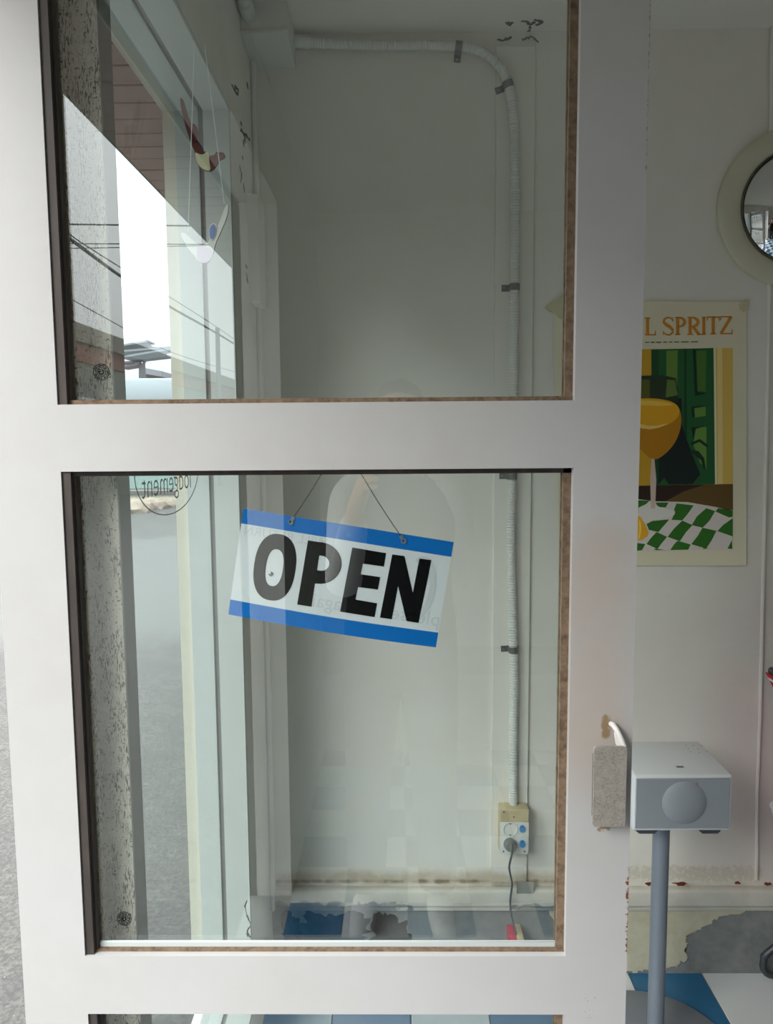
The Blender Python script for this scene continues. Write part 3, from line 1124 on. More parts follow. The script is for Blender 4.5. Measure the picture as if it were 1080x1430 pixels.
# what the cord ends in: a red and beige adaptor block on the floor by the wall
ad = thing('plug_adaptor', at(722, 1330, BACKY - 0.06), 'small red and beige plug adaptor at the end of the grey cord', 'adaptor')
p_, q_ = at(712, 1308, BACKY - 0.06), at(722, 1345, BACKY - 0.06)
b = MB()
b.box((p_.x, BACKY - 0.075, p_.z - 0.05), (q_.x - 0.001, BACKY - 0.0065, p_.z), 0.003, 2)
b.build('red_body', flat('red_plastic', (206, 52, 82), 0.4), ad)
p2 = at(722, 1307, BACKY - 0.06)
q2_ = at(731, 1345, BACKY - 0.06)
b = MB()
b.box((p2.x, BACKY - 0.08, p2.z - 0.05), (q2_.x, BACKY - 0.0065, p2.z), 0.003, 2)
b.build('beige_body', m_beige.m, ad)

# plastic trunking on the left wall
tk = MB()
a0, a1 = 1.872, 1.978
tk.prism([(WALLX, a0, 1.835), (WALLX + 0.024, a0 + 0.012, 1.835), (WALLX + 0.024, a1, 1.835), (WALLX, a1, 1.835)], (0, 0, 0.255))
tko = tag(tk.build('cable_trunking', m_pvc.m), 'short white cable trunking on the left wall by the corner', 'trunking')

# ------------------------------------------------------------------ poster
PYY = BACKY - 0.004
poster = thing('wall_poster', at(905, 793, PYY), 'cocktail poster with orange title taped to the back wall', 'poster')
m_paper = Mat('cream_poster_paper', (230, 221, 192), 0.6)
b = MB()
PTR, PBR = at(1043, 422, PYY), at(1043, 790, PYY)
PTL = PTR + Vector((-0.497, 0, 0.010))
PBL = PBR + Vector((-0.497, 0, 0.004))
NX = 10
b.bm.verts.ensure_lookup_table()
grid = [[None] * (NX + 1) for _ in range(NX + 1)]


def pw(i_, j_):
    a_ = PTL.lerp(PTR, i_ / NX)
    c_ = PBL.lerp(PBR, i_ / NX)
    return a_.lerp(c_, j_ / NX)


outl = [PTL, PTR, PBR, PBL]
b.prism(outl, (0, 0.0006, 0))
b.build('paper_sheet', m_paper.m, poster)

art = MB()
pm = []


def ink(rgb):
    m_ = flat('ink_%d_%d_%d' % rgb, rgb, 0.6)
    pm.append(m_)
    art.mi = len(pm) - 1


LAY = [0.0002]


def shape(rgb, pts_, s_=1.0, ox=0.0, oy=0.0, sm=0):
    ink(rgb)
    pp = [(ox + a_ / s_, oy + c_ / s_) for a_, c_ in pts_]
    if sm:
        pp = smooth_pts(pp, sm)
    d_ = LAY[0]
    LAY[0] += 0.00006
    art.prism([at(a_, c_, PYY - d_) for a_, c_ in pp], (0, d_ - 0.0001, 0))


A = (6.0, 880.0, 400.0)
B6 = (3.109, 860.0, 360.0)
C6 = (6.0, 880.0, 660.0)
PLX = 802   # left edge of the print, behind the door
shape((206, 158, 40), [(PLX, 489), (1024, 486), (1024, 690), (PLX, 692)])
shape((228, 190, 96), [(1000, 486), (1024, 486), (1024, 678), (1001, 678)])
shape((240, 214, 140), [(1002, 486), (1009, 486), (1010, 678), (1003, 678)])
shape((236, 226, 190), [(996, 486), (1000, 486), (1002, 678), (998, 678)])
shape((30, 92, 46), [(910, 488), (997, 486), (999, 676), (912, 678)])
shape((18, 62, 36), [(956, 487), (959, 487), (960, 677), (956, 677)])
shape((22, 72, 40), [(910, 488), (920, 488), (920, 678), (911, 678)])
shape((104, 140, 58), [(931, 490), (947, 489), (946, 552), (931, 556)])
shape((16, 44, 30), [(968, 488), (972, 488), (974, 547), (988, 549), (971, 553)])
shape((72, 116, 44), [(973, 490), (987, 489), (986, 547), (975, 546)])
shape((16, 44, 30), [(966, 568), (985, 566), (970, 571), (971, 582), (967, 584)])
shape((104, 146, 62), [(970, 570), (986, 568), (986, 581), (971, 583)])
shape((108, 150, 66), [(970, 597), (987, 596), (987, 655), (978, 646), (969, 622)])
shape((14, 38, 30), [(966, 597), (985, 595), (972, 599), (969, 616)])
shape((14, 34, 28), [(920, 558), (952, 556), (954, 640), (920, 676)])
shape((12, 30, 26), [(918, 676), (930, 606), (948, 578), (962, 622), (984, 676)], sm=1)
shape((16, 46, 28), [(965, 618), (978, 613), (990, 622), (988, 625), (977, 617), (966, 622)])
shape((16, 46, 28), [(966, 628), (976, 630), (984, 640), (986, 656), (983, 655), (980, 643), (968, 633)])
shape((50, 30, 22), [(PLX, 680), (1024, 676), (1024, 712), (PLX, 712)])
shape((104, 78, 34), [(956, 686), (984, 677), (1024, 676), (1024, 712), (930, 700)])
shape((226, 214, 206), [(PLX, 700), (890, 697), (916, 700), (960, 701), (1000, 708), (1023, 714), (1023, 767), (PLX, 770)])
GR = (50, 112, 30)
for pg in ([(60, 230), (165, 235), (120, 280), (60, 300)], [(215, 250), (325, 250), (300, 292), (212, 288)], [(392, 258), (535, 275), (490, 340), (440, 400), (350, 395), (380, 330), (370, 310)],
           [(640, 298), (715, 322), (670, 400), (610, 462), (520, 440), (560, 370)], [(740, 298), (862, 318), (862, 370), (832, 376), (718, 326)], [(862, 382), (862, 535), (735, 490), (780, 440)],
           [(330, 392), (240, 498), (160, 480), (140, 430), (190, 405)], [(440, 402), (525, 440), (470, 500), (420, 575), (318, 538), (370, 470)], [(610, 462), (725, 488), (690, 560), (640, 636), (515, 600), (570, 530)],
           [(225, 498), (312, 538), (260, 600), (232, 640), (140, 598), (180, 545)], [(400, 572), (510, 602), (490, 645), (340, 648), (372, 600)], [(60, 590), (130, 600), (100, 650), (55, 655)],
           [(855, 570), (860, 640), (820, 636)], [(610, 630), (660, 634), (620, 640)], [(200, 636), (285, 645), (220, 650)]):
    shape(GR, pg, *C6)
# wine glass: bowl, orange slice, drink, stem, foot
shape((232, 226, 216), [(60, 300), (130, 268), (175, 244), (215, 244), (230, 285), (310, 300), (370, 320), (382, 350), (330, 375), (230, 392), (160, 405), (130, 418), (60, 420)], *C6, sm=1)
shape((214, 190, 172), [(186, -118), (206, -118), (222, 60), (212, 300), (178, 300), (172, 60)], *C6)
shape((40, 56, 34), [(866, 528), (890, 525), (925, 524), (944, 528), (946, 540), (948, 562), (866, 562)])
shape((92, 92, 34), [(866, 530), (908, 530), (908, 560), (866, 560)])
shape((96, 122, 56), [(932, 530), (943, 531), (947, 552), (930, 555)])
shape((190, 128, 14), [(866, 566), (890, 556), (920, 556), (944, 562), (952, 576), (952, 596), (944, 618), (930, 634), (914, 644), (896, 630), (880, 606)], sm=2)
shape((236, 172, 28), [(864, 566), (892, 556), (922, 557), (946, 563), (951, 578), (938, 592), (912, 599), (880, 594), (866, 588)], sm=2)
shape((246, 200, 80), [(872, 566), (892, 559), (922, 560), (944, 565), (930, 567), (900, 566)], sm=1)
shape((248, 208, 110), [(886, 590), (912, 596), (938, 590), (914, 600), (892, 598)], sm=1)
shape((244, 178, 24), [(70, 350), (110, 400), (150, 490), (155, 520), (120, 552), (70, 570), (40, 560), (30, 420)], *C6, sm=1)
shape((250, 214, 110), [(75, 380), (95, 430), (95, 500), (80, 550), (66, 560), (80, 490)], *C6, sm=1)
art.build('printed_picture', pm, poster)

# title: serif capitals made of strokes
m_orange = flat('orange_title_ink', (216, 138, 40), 0.6)
ttl = MB()


def tp_(px, py):
    return at(px, py, PYY - 0.0008)


def stroke(pts_, wpx):
    k = PYY / FPX
    ribbon(ttl, [tp_(*p__) for p__ in pts_], [w__ * k for w__ in wpx] if isinstance(wpx, (list, tuple)) else wpx * k, (0, -1, 0), 0.0003)


def title_letter(ch, x, w_, y0, y1):
    """Letter in the pixel box x..x+w_, y0 (cap height) .. y1 (baseline)."""
    TH, TN = 4.2, 1.4
    H = y1 - y0
    X = lambda f: x + w_ * f
    Y = lambda f: y0 + H * f

    def serif(cx, cy_, hw_):
        stroke([(cx - hw_, cy_), (cx + hw_, cy_)], 1.5)
    if ch == 'L':
        stroke([(X(.25), y0), (X(.25), y1)], TH)
        serif(X(.25), y0 + .6, w_ * .28)
        stroke([(X(0), y1 - .7), (X(1), y1 - .7)], 1.6)
        stroke([(X(.96), y1), (X(1.0), Y(.72))], [2.0, 1.0])
    elif ch in 'PR':
        stroke([(X(.22), y0), (X(.22), y1)], TH)
        serif(X(.2), y0 + .6, w_ * .22)
        serif(X(.22), y1 - .6, w_ * .25)
        rx, ry = w_ * .62, H * .26
        arc_ = [(X(.25) + rx * math.sin(a__), Y(.28) - ry * math.cos(a__)) for a__ in (PI * k_ / 12 for k_ in range(13))]
        stroke(arc_, [1.4 + 2.8 * math.sin(PI * k_ / 12) for k_ in range(13)])
        if ch == 'R':
            stroke([(X(.45), Y(.55)), (X(.95), y1 - .5)], [3.2, 4.2])
            serif(X(.98), y1 - .6, w_ * .16)
    elif ch == 'I':
        stroke([(X(.5), y0), (X(.5), y1)], TH)
        serif(X(.5), y0 + .6, w_ * .5)
        serif(X(.5), y1 - .6, w_ * .5)
    elif ch == 'T':
        stroke([(X(.5), y0), (X(.5), y1)], TH)
        stroke([(X(0), y0 + .7), (X(1), y0 + .7)], 1.6)
        stroke([(X(.02), y0), (X(.0), Y(.24))], [2, .9])
        stroke([(X(.98), y0), (X(1.0), Y(.24))], [2, .9])
        serif(X(.5), y1 - .6, w_ * .26)
    elif ch == 'Z':
        stroke([(X(.05), y0 + .7), (X(.95), y0 + .7)], 1.6)
        stroke([(X(.90), y0 + .7), (X(.06), y1 - .7)], TH)
        stroke([(X(0), y1 - .7), (X(1), y1 - .7)], 1.6)
        stroke([(X(.05), y0), (X(.03), Y(.24))], [2, .9])
        stroke([(X(.97), y1), (X(1.0), Y(.74))], [2, .9])
    elif ch == 'S':
        P_ = [(.93, .17), (.72, .03), (.42, .01), (.14, .12), (.10, .28), (.32, .42), (.66, .54), (.92, .70), (.90, .88), (.64, .99), (.32, .98), (.06, .84)]
        stroke([(X(a__), Y(c__)) for a__, c__ in P_], [1.2, 1.8, 2.2, 2.8, 3.6, 4.0, 4.0, 3.4, 2.8, 2.2, 1.8, 1.2])
        stroke([(X(.93), Y(.0)), (X(.93), Y(.24))], 1.0)
        stroke([(X(.05), Y(.76)), (X(.05), Y(1.0))], 1.0)
    elif ch == 'O':
        stroke([(X(.5 + .46 * math.sin(a__)), Y(.5 - .48 * math.cos(a__))) for a__ in (2 * PI * k_ / 24 for k_ in range(25))], [1.6 + 2.4 * abs(math.sin(2 * PI * k_ / 24)) for k_ in range(25)])
    elif ch == 'E':
        stroke([(X(.22), y0), (X(.22), y1)], TH)
        for f_, e_ in ((0.02, .92), (.49, .75), (.98, 1.0)):
            stroke([(X(0.05), Y(f_)), (X(e_), Y(f_))], 1.5)
    elif ch == 'A':
        stroke([(X(.06), y1), (X(.48), y0)], 1.6)
        stroke([(X(.48), y0), (X(.92), y1)], TH)
        stroke([(X(.2), Y(.66)), (X(.78), Y(.66))], 1.4)
        serif(X(.08), y1 - .6, w_ * .16)
        serif(X(.92), y1 - .6, w_ * .16)


for ch, x, w_, dy in (('A', 799, 19, 2.4), ('P', 820, 15, 2.1), ('E', 838, 14, 1.8), ('R', 855, 17, 1.6), ('O', 875, 20, 1.2),
                      ('L', 901, 15, 1.0), ('S', 926, 15, .6), ('P', 943.5, 15, .4), ('R', 960.5, 17, .2), ('I', 980.5, 5.5, 0), ('T', 988, 17, -.4), ('Z', 1006.5, 16.5, -.8)):
    title_letter(ch, x, w_, 442.5 + dy, 467.3 + dy)
ttl.build('title_lettering', m_orange, poster)
cap = MB()
x = 901.0
rr = random.Random(4)
while x < 978:
    wv = rr.uniform(5, 13)
    cap.prism([at(x, 477.4 - (x - 900) * .012, PYY - 0.0009), at(x + wv * .86, 477.2 - (x - 900) * .012, PYY - 0.0009), at(x + wv * .86, 478.8 - (x - 900) * .012, PYY - 0.0009), at(x, 479 - (x - 900) * .012, PYY - 0.0009)], (0, 0.0002, 0))
    x += wv + 1.6
cap.build('caption_line', flat('grey_caption_ink', (122, 112, 96), 0.6), poster)
for pts_ in ([(1033, 424), (1042, 419), (1047, 421), (1044, 432), (1040, 436), (1034, 432)], [(760, 430), (792, 408), (798, 412), (798, 440), (783, 446), (776, 438)]):
    tpm = MB()
    tpm.prism([at(a, c, PYY - 0.0013) for a, c in pts_], (0, 0.0007, 0))
    tag(tpm.build('corner_tape', m_tape, poster), 'strip of cream masking tape')

# ------------------------------------------------------------------ round convex mirror
mc = at(1110, 291, BACKY)
mirror = thing('convex_mirror', (mc.x, BACKY, mc.z - 0.19), 'round convex mirror in a cream ring frame', 'mirror')
b = MB()
R0, R1 = 0.1985, 0.143
b.lathe([(R0, 0.0), (R0, 0.012), (R0 - 0.006, 0.018), (R0 - 0.03, 0.021), (R1 + 0.006, 0.020), (R1, 0.016), (R1, 0.0)], (mc.x, BACKY, mc.z), (0, -1, 0), 72)
b.build('mirror_frame', flat('cream_frame', (206, 202, 178), 0.45), mirror)
b = MB()
prof = []
RS = 0.20
for k in range(13):
    a = math.asin(0.140 / RS) * (1 - k / 12)
    prof.append((RS * math.sin(a), 0.014 + RS * math.cos(a) - math.sqrt(RS * RS - 0.140 ** 2)))
b.lathe(prof, (mc.x, BACKY, mc.z), (0, -1, 0), 72)
b.build('mirror_dome', flat('mirror_silver', (214, 214, 214), 0.015, 1.0), mirror)
b = MB()
b.lathe([(0.1432, 0.012), (0.1425, 0.0205), (0.1398, 0.0205), (0.1398, 0.012)], (mc.x, BACKY, mc.z), (0, -1, 0), 72)
b.build('dark_bezel', flat('dark_bezel', (98, 94, 80), 0.5), mirror)

# ------------------------------------------------------------------ speaker on its stand
sx0, sx1, sz0, sz1, sy0, sy1 = 0.522, 0.740, 0.626, 0.756, 1.600, 1.788
scx = (sx0 + sx1) / 2
spk = thing('speaker', (scx, 1.69, sz0), 'white tabletop speaker with grey front on its stand', 'speaker')
b = MB()
m_spkw = flat('white_lacquer', (222, 222, 222), 0.3)
m_spkg = Mat('grey_speaker_grille', (152, 156, 162), 0.55)
b.box((sx0, sy0, sz0), (sx1, sy1, sz1), 0.006, 3)
b.build('cabinet', m_spkw, spk)
b = MB()
b.box((sx0 + 0.005, sy0 - 0.003, sz0 + 0.008), (sx1 - 0.007, sy0 + 0.003, sz1 - 0.007), 0.001, 1)
gl_ = b.build('front_grille', m_spkg.m, spk)
gc = Vector((0.6335, sy0 - 0.0028, 0.694))
b = MB()
b.lathe([(0.0495, 0.0), (0.047, 0.0022), (0.036, 0.0065), (0.02, 0.0095), (0, 0.0105)], gc, (0, -1, 0), 48)
b.build('driver_dome', m_spkg.m, gl_)
lp = at(974.5, 1094, sy0 - 0.0034)
b = MB()
r_ = 0.0032
ribbon(b, [lp + Vector((-r_ * 1.0, 0, -r_)), lp + Vector((0, 0, r_)), lp + Vector((r_, 0, -r_)), lp + Vector((-r_, 0, -r_))], 0.0009, (0, -1, 0), 0.0004)
b.build('standby_light', flat('red_indicator', (214, 92, 96), 0.4), gl_)
for px in (0.03, 0.17):
    b = MB()
    b.prism([(sx0 + px - 0.022, 1.602, sz0), (sx0 + px + 0.026, 1.602, sz0), (sx0 + px + 0.020, 1.602, sz0 - 0.0065), (sx0 + px - 0.014, 1.602, sz0 - 0.0065)], (0, 0.165, 0))
    b.build('foot', flat('dark_rubber_foot_%d' % (px * 100), (70, 72, 76), 0.6), spk)
p = atz(950, 1071, sz1)
b = MB()
b.box((p.x - 0.008, p.y - 0.004, sz1 - 0.0005), (p.x + 0.008, p.y + 0.004, sz1 + 0.0006))
b.build('dock_slot', flat('slot_grey', (110, 108, 104), 0.6), spk)
b = MB()
for px, py in ((958, 1041), (969, 1041), (980, 1042), (962, 1046), (976, 1046), (965, 1050), (977, 1051), (987, 1050)):
    p = atz(px, py, sz1)
    b.lathe([(0.0013, 0.0006), (0.0015, -0.0002)], p, (0, 0, 1), 8)
    b.lathe([(0.0, 0.0006), (0.0013, 0.0006)], p, (0, 0, 1), 8)
b.build('touch_marks', flat('mark_grey', (150, 148, 144), 0.5), spk)

m_std = Mat('grey_powder_coat', (134, 140, 150), 0.35, 0.2)
stand = thing('speaker_stand', (0.618, 1.70, 0.0), 'grey column stand with round base under the speaker', 'speaker stand')
b = MB()
b.lathe([(0.198, 0.0), (0.200, 0.002), (0.200, 0.009), (0.197, 0.011), (0, 0.011)], (0.622, 1.705, 0.0), (0, 0, 1), 72)
b.build('base_plate', m_std.m, stand)
b = MB()
b.tube([(0.622, 1.70, 0.010), (0.622, 1.70, 0.608)], 0.0195, 32)
b.build('column', m_std.m, stand)
b = MB()
b.box((0.55, 1.64, 0.607), (0.70, 1.76, 0.6125), 0.001, 1)
b.build('top_plate', m_std.m, stand)
b = MB()
b.box((0.552, 1.645, 0.6125), (0.698, 1.755, 0.6195), 0.001, 1)
b.build('mount_pad', m_std.m, stand)

# ------------------------------------------------------------------ folding deck chair at the right edge
CYF, CYB = 1.955, 1.60                     # the chair stands along the wall, seen from its side
dk = thing('deck_chair', (1.24, 1.67, 0.0), 'folding deck chair with red and white striped fabric by the wall end', 'chair')
m_tub = flat('dark_grey_tube', (74, 76, 80), 0.4, 0.3)
TOPX, TOPZ = at(1062, 936, CYF).x, at(1062, 936, CYF).z
FX = at(1068, 1340, CYF).x
fr = MB()
for yy in (CYF, CYB):
    dx = 0.0 if yy == CYF else 0.0
    fr.tube(catmull([Vector((FX + 0.62, yy, 0.62)), Vector((FX + 0.33, yy, 0.36)), Vector((FX + 0.035, yy, 0.105)), Vector((FX - 0.002, yy, 0.060)), Vector((FX + 0.006, yy, 0.022)), Vector((FX + 0.05, yy, 0.013)), Vector((FX + 0.16, yy, 0.012))], 0.012), 0.0095, 10)
fr.tube([(FX + 0.16, CYF, 0.012), (FX + 0.16, CYB, 0.012)], 0.0095, 10)
fr.tube([(FX + 0.62, CYF, 0.62), (FX + 0.62, CYB, 0.62)], 0.0095, 10)
fr.build('leg_frame', m_tub, dk)
fr = MB()
SEAT = [(TOPX + 0.012, TOPZ - 0.004), (TOPX + 0.05, 0.80), (TOPX + 0.13, 0.62), (TOPX + 0.27, 0.43), (TOPX + 0.46, 0.36), (TOPX + 0.60, 0.38)]
for yy in (CYF, CYB):
    fr.tube([Vector((TOPX + 0.030, yy, TOPZ - 0.002)), Vector((TOPX + 0.46, yy, 0.012))], 0.0095, 10)
fr.tube([(TOPX + 0.030, CYF, TOPZ), (TOPX + 0.030, CYB, TOPZ)], 0.0095, 10)
fr.tube([(TOPX + 0.46, CYF, 0.012), (TOPX + 0.46, CYB, 0.012)], 0.0095, 10)
fr.build('back_frame', m_tub, dk)
m_red, m_wht = flat('red_stripe_cloth', (196, 34, 40), 0.8), flat('white_stripe_cloth', (236, 230, 230), 0.8)
crv = catmull([Vector((x_, 0, z_)) for x_, z_ in SEAT], 0.012)
fb = MB()
for k in range(len(crv) - 1):
    fb.mi = 0 if (k % 3) < 2 else 1
    p_, q_ = crv[k], crv[k + 1]
    nr = (q_ - p_).cross(Vector((0, 1, 0))).normalized() * 0.002
    fb.prism([(p_.x, CYF - 0.004, p_.z), (q_.x, CYF - 0.004, q_.z), (q_.x, CYB + 0.012, q_.z), (p_.x, CYB + 0.012, p_.z)], nr)
fb.build('striped_fabric', [m_red, m_wht], dk)
# small white knob on the wall above it
kb = MB()
q = at(1081, 1124, BACKY)
kb.lathe([(0.012, 0.0), (0.012, 0.004), (0.006, 0.006), (0.006, 0.018), (0.016, 0.022), (0.020, 0.030), (0.016, 0.040), (0.0, 0.043)], (q.x, BACKY, q.z), (0, -1, 0), 24)
tag(kb.build('wall_hook', flat('white_knob', (226, 226, 228), 0.4)), 'small white knob on the wall beside the deck chair', 'hook')

# ------------------------------------------------------------------ soffit over the pavement
sof = thing('awning', (-0.62, 1.0, 2.3), 'wooden eave over the shop front with pinkish brown boards', None, None, 'structure')
m_sof = Mat('pinkish_soffit_board', (146, 120, 116), 0.6)
m_sof.vary((132, 106, 102), 6, 0.6, vec=m_sof.vec((4, 1, 1)))
m_sof.vary((206, 186, 180), 90, 0.25, 0.66, 0.74)
b = MB()
PITCH = 0.090
b.box((-0.758, 0.002, 2.300), (OUTX, PITCH - 0.003, 2.312), 0.002, 1)
pr = b.build('board', m_sof.m)
for k in range(96):
    o = pr if k == 0 else pr.copy()
    if k:
        COL.objects.link(o)
    o.parent = sof
    o.location = Vector((0, 1.513 - 0.002 + (k - 62) * PITCH, random.uniform(-0.0012, 0.0012))) - Vector(sof.location)
b = MB()
b.box((-0.764, -6.0, 2.298), (-0.758, 4.6, 2.40), 0.002, 1)
b.build('fascia', m_base.m, sof)
b = MB()
b.box((-0.76, -6.0, 2.313), (OUTX + 0.02, 4.6, 2.335))
b.build('roof_slab', m_base.m, sof)

# ------------------------------------------------------------------ the street
GZ = -0.10
m_road = Mat('worn_asphalt', (98, 96, 95), 0.85)
m_road.vary((110, 108, 105), 0.8, 0.7).vary((122, 119, 113), 7, 0.6).vary((84, 83, 82), 22, 0.6).vary((80, 79, 79), 60, 0.8, 0.4, 0.6)
m_road.layer((206, 204, 200), m_road.ramp(m_road.noise(150, 2, 0.5), 0.68, 0.74, 0, 0.5))
m_road.patch((112, 112, 109), (-6.0, 5.6, None), (-1.6, 12.5, None), 0.8, 0.9, 0.32, 0.12, 0.7, vec=m_road.vec((1, 0.5, 1)))
m_road.bump(120, 0.6, 0.004)
b = MB()
b.box((-60, -70, GZ - 0.1), (OUTX + 0.02, 60, GZ))
b.box((OUTX + 0.02, BACKY + 0.15, GZ - 0.1), (12, 60, GZ))
b.box((OUTX + 0.02, -70, GZ - 0.1), (12, -1.85, GZ))
b.box((2.60, -1.85, GZ - 0.1), (12, BACKY + 0.15, GZ))
tag(b.build('road', m_road.m), 'grey asphalt street outside the shop', None, None, 'structure')

# the long building across the street that the door glass mirrors
bl = thing('street_building', (-9.5, -24, GZ), 'long low building with a red band mirrored in the upper pane', 'building')
m_bw = Mat('pale_facade', (118, 118, 112), 0.8)
m_bw.vary((106, 106, 101), 1, 0.5)
b = MB()
b.box((-13, -38, GZ), (-8.0, -5.0, 3.5))
b.build('wall', m_bw.m, bl)
b = MB()
b.box((-13, -38.02, 3.5), (-7.95, -4.98, 3.97))
tag(b.build('red_band', Mat('red_sign_band', (128, 84, 78), 0.8).m, bl), 'faded red band under the roof')
b = MB()
b.box((-13, -38.1, 3.97), (-7.85, -4.9, 4.42))
b.build('parapet', Mat('tan_parapet', (128, 120, 112), 0.8).m, bl)
for k in range(9):
    y = -7 - k * 3.4
    fw = MB()
    fw.box((-7.99, y - 1.0, 0.9), (-7.94, y + 1.0, 2.6))
    wf = fw.build('window', flat('far_frame_%d' % k, (190, 190, 186), 0.5), bl)
    for s_ in (-1, 1):
        pn = MB()
        pn.box((-7.94, y + s_ * 0.5 - 0.44, 0.96), (-7.93, y + s_ * 0.5 + 0.44, 2.54))
        pn.build('pane', flat('far_pane_%d_%d' % (k, s_), (70, 76, 80), 0.15), wf)

# low pavilion at the end of the street, seen through the shop window
pv = thing('low_pavilion', (-7.5, 20.5, GZ), 'low grey-roofed pavilion at the end of the street', 'building')
b = MB()
b.box((-12, 19.0, GZ), (-4.0, 23.0, 2.2))
b.build('wall', Mat('cream_plinth_wall', (214, 206, 186), 0.8).m, pv)
b = MB()
b.box((-12.02, 18.95, 0.28), (-3.98, 19.0, 0.62))
b.build('teal_panel', flat('teal_panel', (138, 160, 156), 0.5), pv)
b = MB()
b.box((-12.05, 18.9, 0.14), (-3.95, 18.97, 0.22))
b.build('shade_strip', flat('shade_strip', (90, 92, 98), 0.6), pv)  # dark strip standing in for the shadowed gap across the wall
b = MB()
b.box((-12.5, 18.6, 2.0), (-3.5, 23.4, 2.45), 0.05, 2)
b.box((-12.7, 18.4, 2.45), (-3.3, 23.6, 3.0), 0.08, 2)
b.build('roof', Mat('pale_grey_roof', (176, 182, 188), 0.5).m, pv)

# open steel canopy on a forked column behind it
ca = thing('street_canopy', (-7.9, 24.5, GZ), 'grey steel canopy on a forked column beyond the pavilion', 'canopy')
m_stl = flat('grey_painted_steel', (120, 128, 134), 0.5, 0.2)


def pt(px, py, Y=24.5):
    return at(px, py, Y)


b = MB()
c0 = pt(199, 530)
b.tube([Vector((c0.x, 24.5, GZ)), pt(199, 530), pt(198.5, 508)], [0.16, 0.12, 0.10], 12)
b.tube([pt(198.5, 512), pt(193, 502), pt(176, 497)], 0.05, 8)
b.tube([pt(198.5, 512), pt(205, 500), pt(232, 494)], 0.05, 8)
b.build('column', m_stl, ca)
for k, (x0, y0, x1, y1, dy) in enumerate(((168, 487, 205, 482, 0.2), (190, 484, 246, 490, 0.3), (170, 496, 240, 487, 0.1), (186, 505, 238, 499, 0.0), (172, 515, 196, 511, 0.1), (150, 490, 212, 479, 0.0), (176, 493, 240, 486, 0.6), (158, 500, 252, 492, -0.8), (196, 508, 262, 497, -1.4), (140, 508, 184, 506, 0.4))):
    b = MB()
    A_, B_ = pt(x0, y0), pt(x1, y1)
    b.prism([A_ + Vector((0, dy - 0.35, 0)), B_ + Vector((0, dy - 0.35, 0)), B_ + Vector((0, dy + 0.35, 0.0)), A_ + Vector((0, dy + 0.35, 0.0))], (0, 0, 0.055))
    b.build('roof_panel', m_stl, ca)
sh = thing('street_shed', (-7.2, 27, GZ), 'dark grey hut beyond the pavilion roof', 'building')
b = MB()
A_, B_ = pt(203, 515, 27), pt(222, 517, 27)
b.box((A_.x, 27, GZ), (B_.x, 29.5, A_.z - 0.15))
b.build('wall', Mat('dark_hut_wall', (104, 110, 118), 0.8).m, sh)
b = MB()
b.prism([(A_.x - .15, 26.8, A_.z - .16), (B_.x + .15, 26.8, A_.z - .3), (B_.x + .15, 26.8, A_.z - .1), (A_.x - .15, 26.8, A_.z + .05)], (0, 2.9, 0))
b.build('roof', flat('hut_roof', (132, 138, 146), 0.6), sh)

# boulders edging the street in front of the pavilion
m_rock = Mat('tan_boulder', (176, 160, 144), 0.85)
m_rock.vary((140, 122, 108), 3, 0.8).bump(8, 0.6, 0.05)


def rock(px, py, Y, r, seed, label):
    c_ = at(px, py, Y)
    bm_ = bmesh.new()
    bmesh.ops.create_icosphere(bm_, subdivisions=2, radius=1)
    for v_ in bm_.verts:
        n_ = 1 + 0.35 * noise.noise(v_.co * 1.3 + Vector((seed, 0, 0)))
        v_.co = Vector((v_.co.x * r * 1.25 * n_, v_.co.y * r * n_, max(v_.co.z * r * 0.7 * n_, -r * 0.3)))
    me_ = bpy.data.meshes.new('boulder')
    bm_.to_mesh(me_)
    bm_.free()
    me_.materials.append(m_rock.m)
    o_ = bpy.data.objects.new('boulder', me_)
    o_.location = (c_.x, Y, GZ + r * 0.3)
    COL.objects.link(o_)
    return tag(o_, label, 'boulder', 'boulders edging the street')


rock(188, 716, 16.6, 0.30, 1.2, 'largest tan boulder, nearest of the three edging the street')
rock(212, 712, 17.4, 0.26, 4.2, 'middle tan boulder edging the street before the pavilion')
rock(231, 711, 17.9, 0.22, 7.7, 'smallest tan boulder, third along the edge of the street')

# utility pole and overhead wires, mirrored in the upper pane
m_pole = Mat('grey_concrete_pole', (130, 132, 134), 0.7)
m_wire = flat('black_wire', (70, 74, 80), 0.6)


def mirrored(px, py, depth):
    """Point the door glass shows at a pixel, at the given path length behind the camera side."""
    v = FW + RT * ((px - 540) / FPX) + DN * ((py - 715) / FPX)
    p__ = EYE + v * (depth / v.y)
    return Vector((p__.x, 2 * GY - p__.y, p__.z))


tag(MB().tube([Vector((mirrored(304, 500, 26).x, mirrored(304, 500, 26).y, GZ)), mirrored(304, 470, 26) + Vector((0, 0, 0.3))], [0.10, 0.075], 12).build('utility_pole', m_pole.m), 'thin grey utility pole mirrored in the upper pane', 'pole')


def wire(pts_, depths, r, label):
    P3 = [mirrored(a, c, d_) for (a, c), d_ in zip(pts_, depths)]
    o_ = MB().tube(catmull(P3, 0.5), r, 6).build('overhead_wire', m_wire)
    return tag(o_, label, 'wire', 'overhead wires along the street')


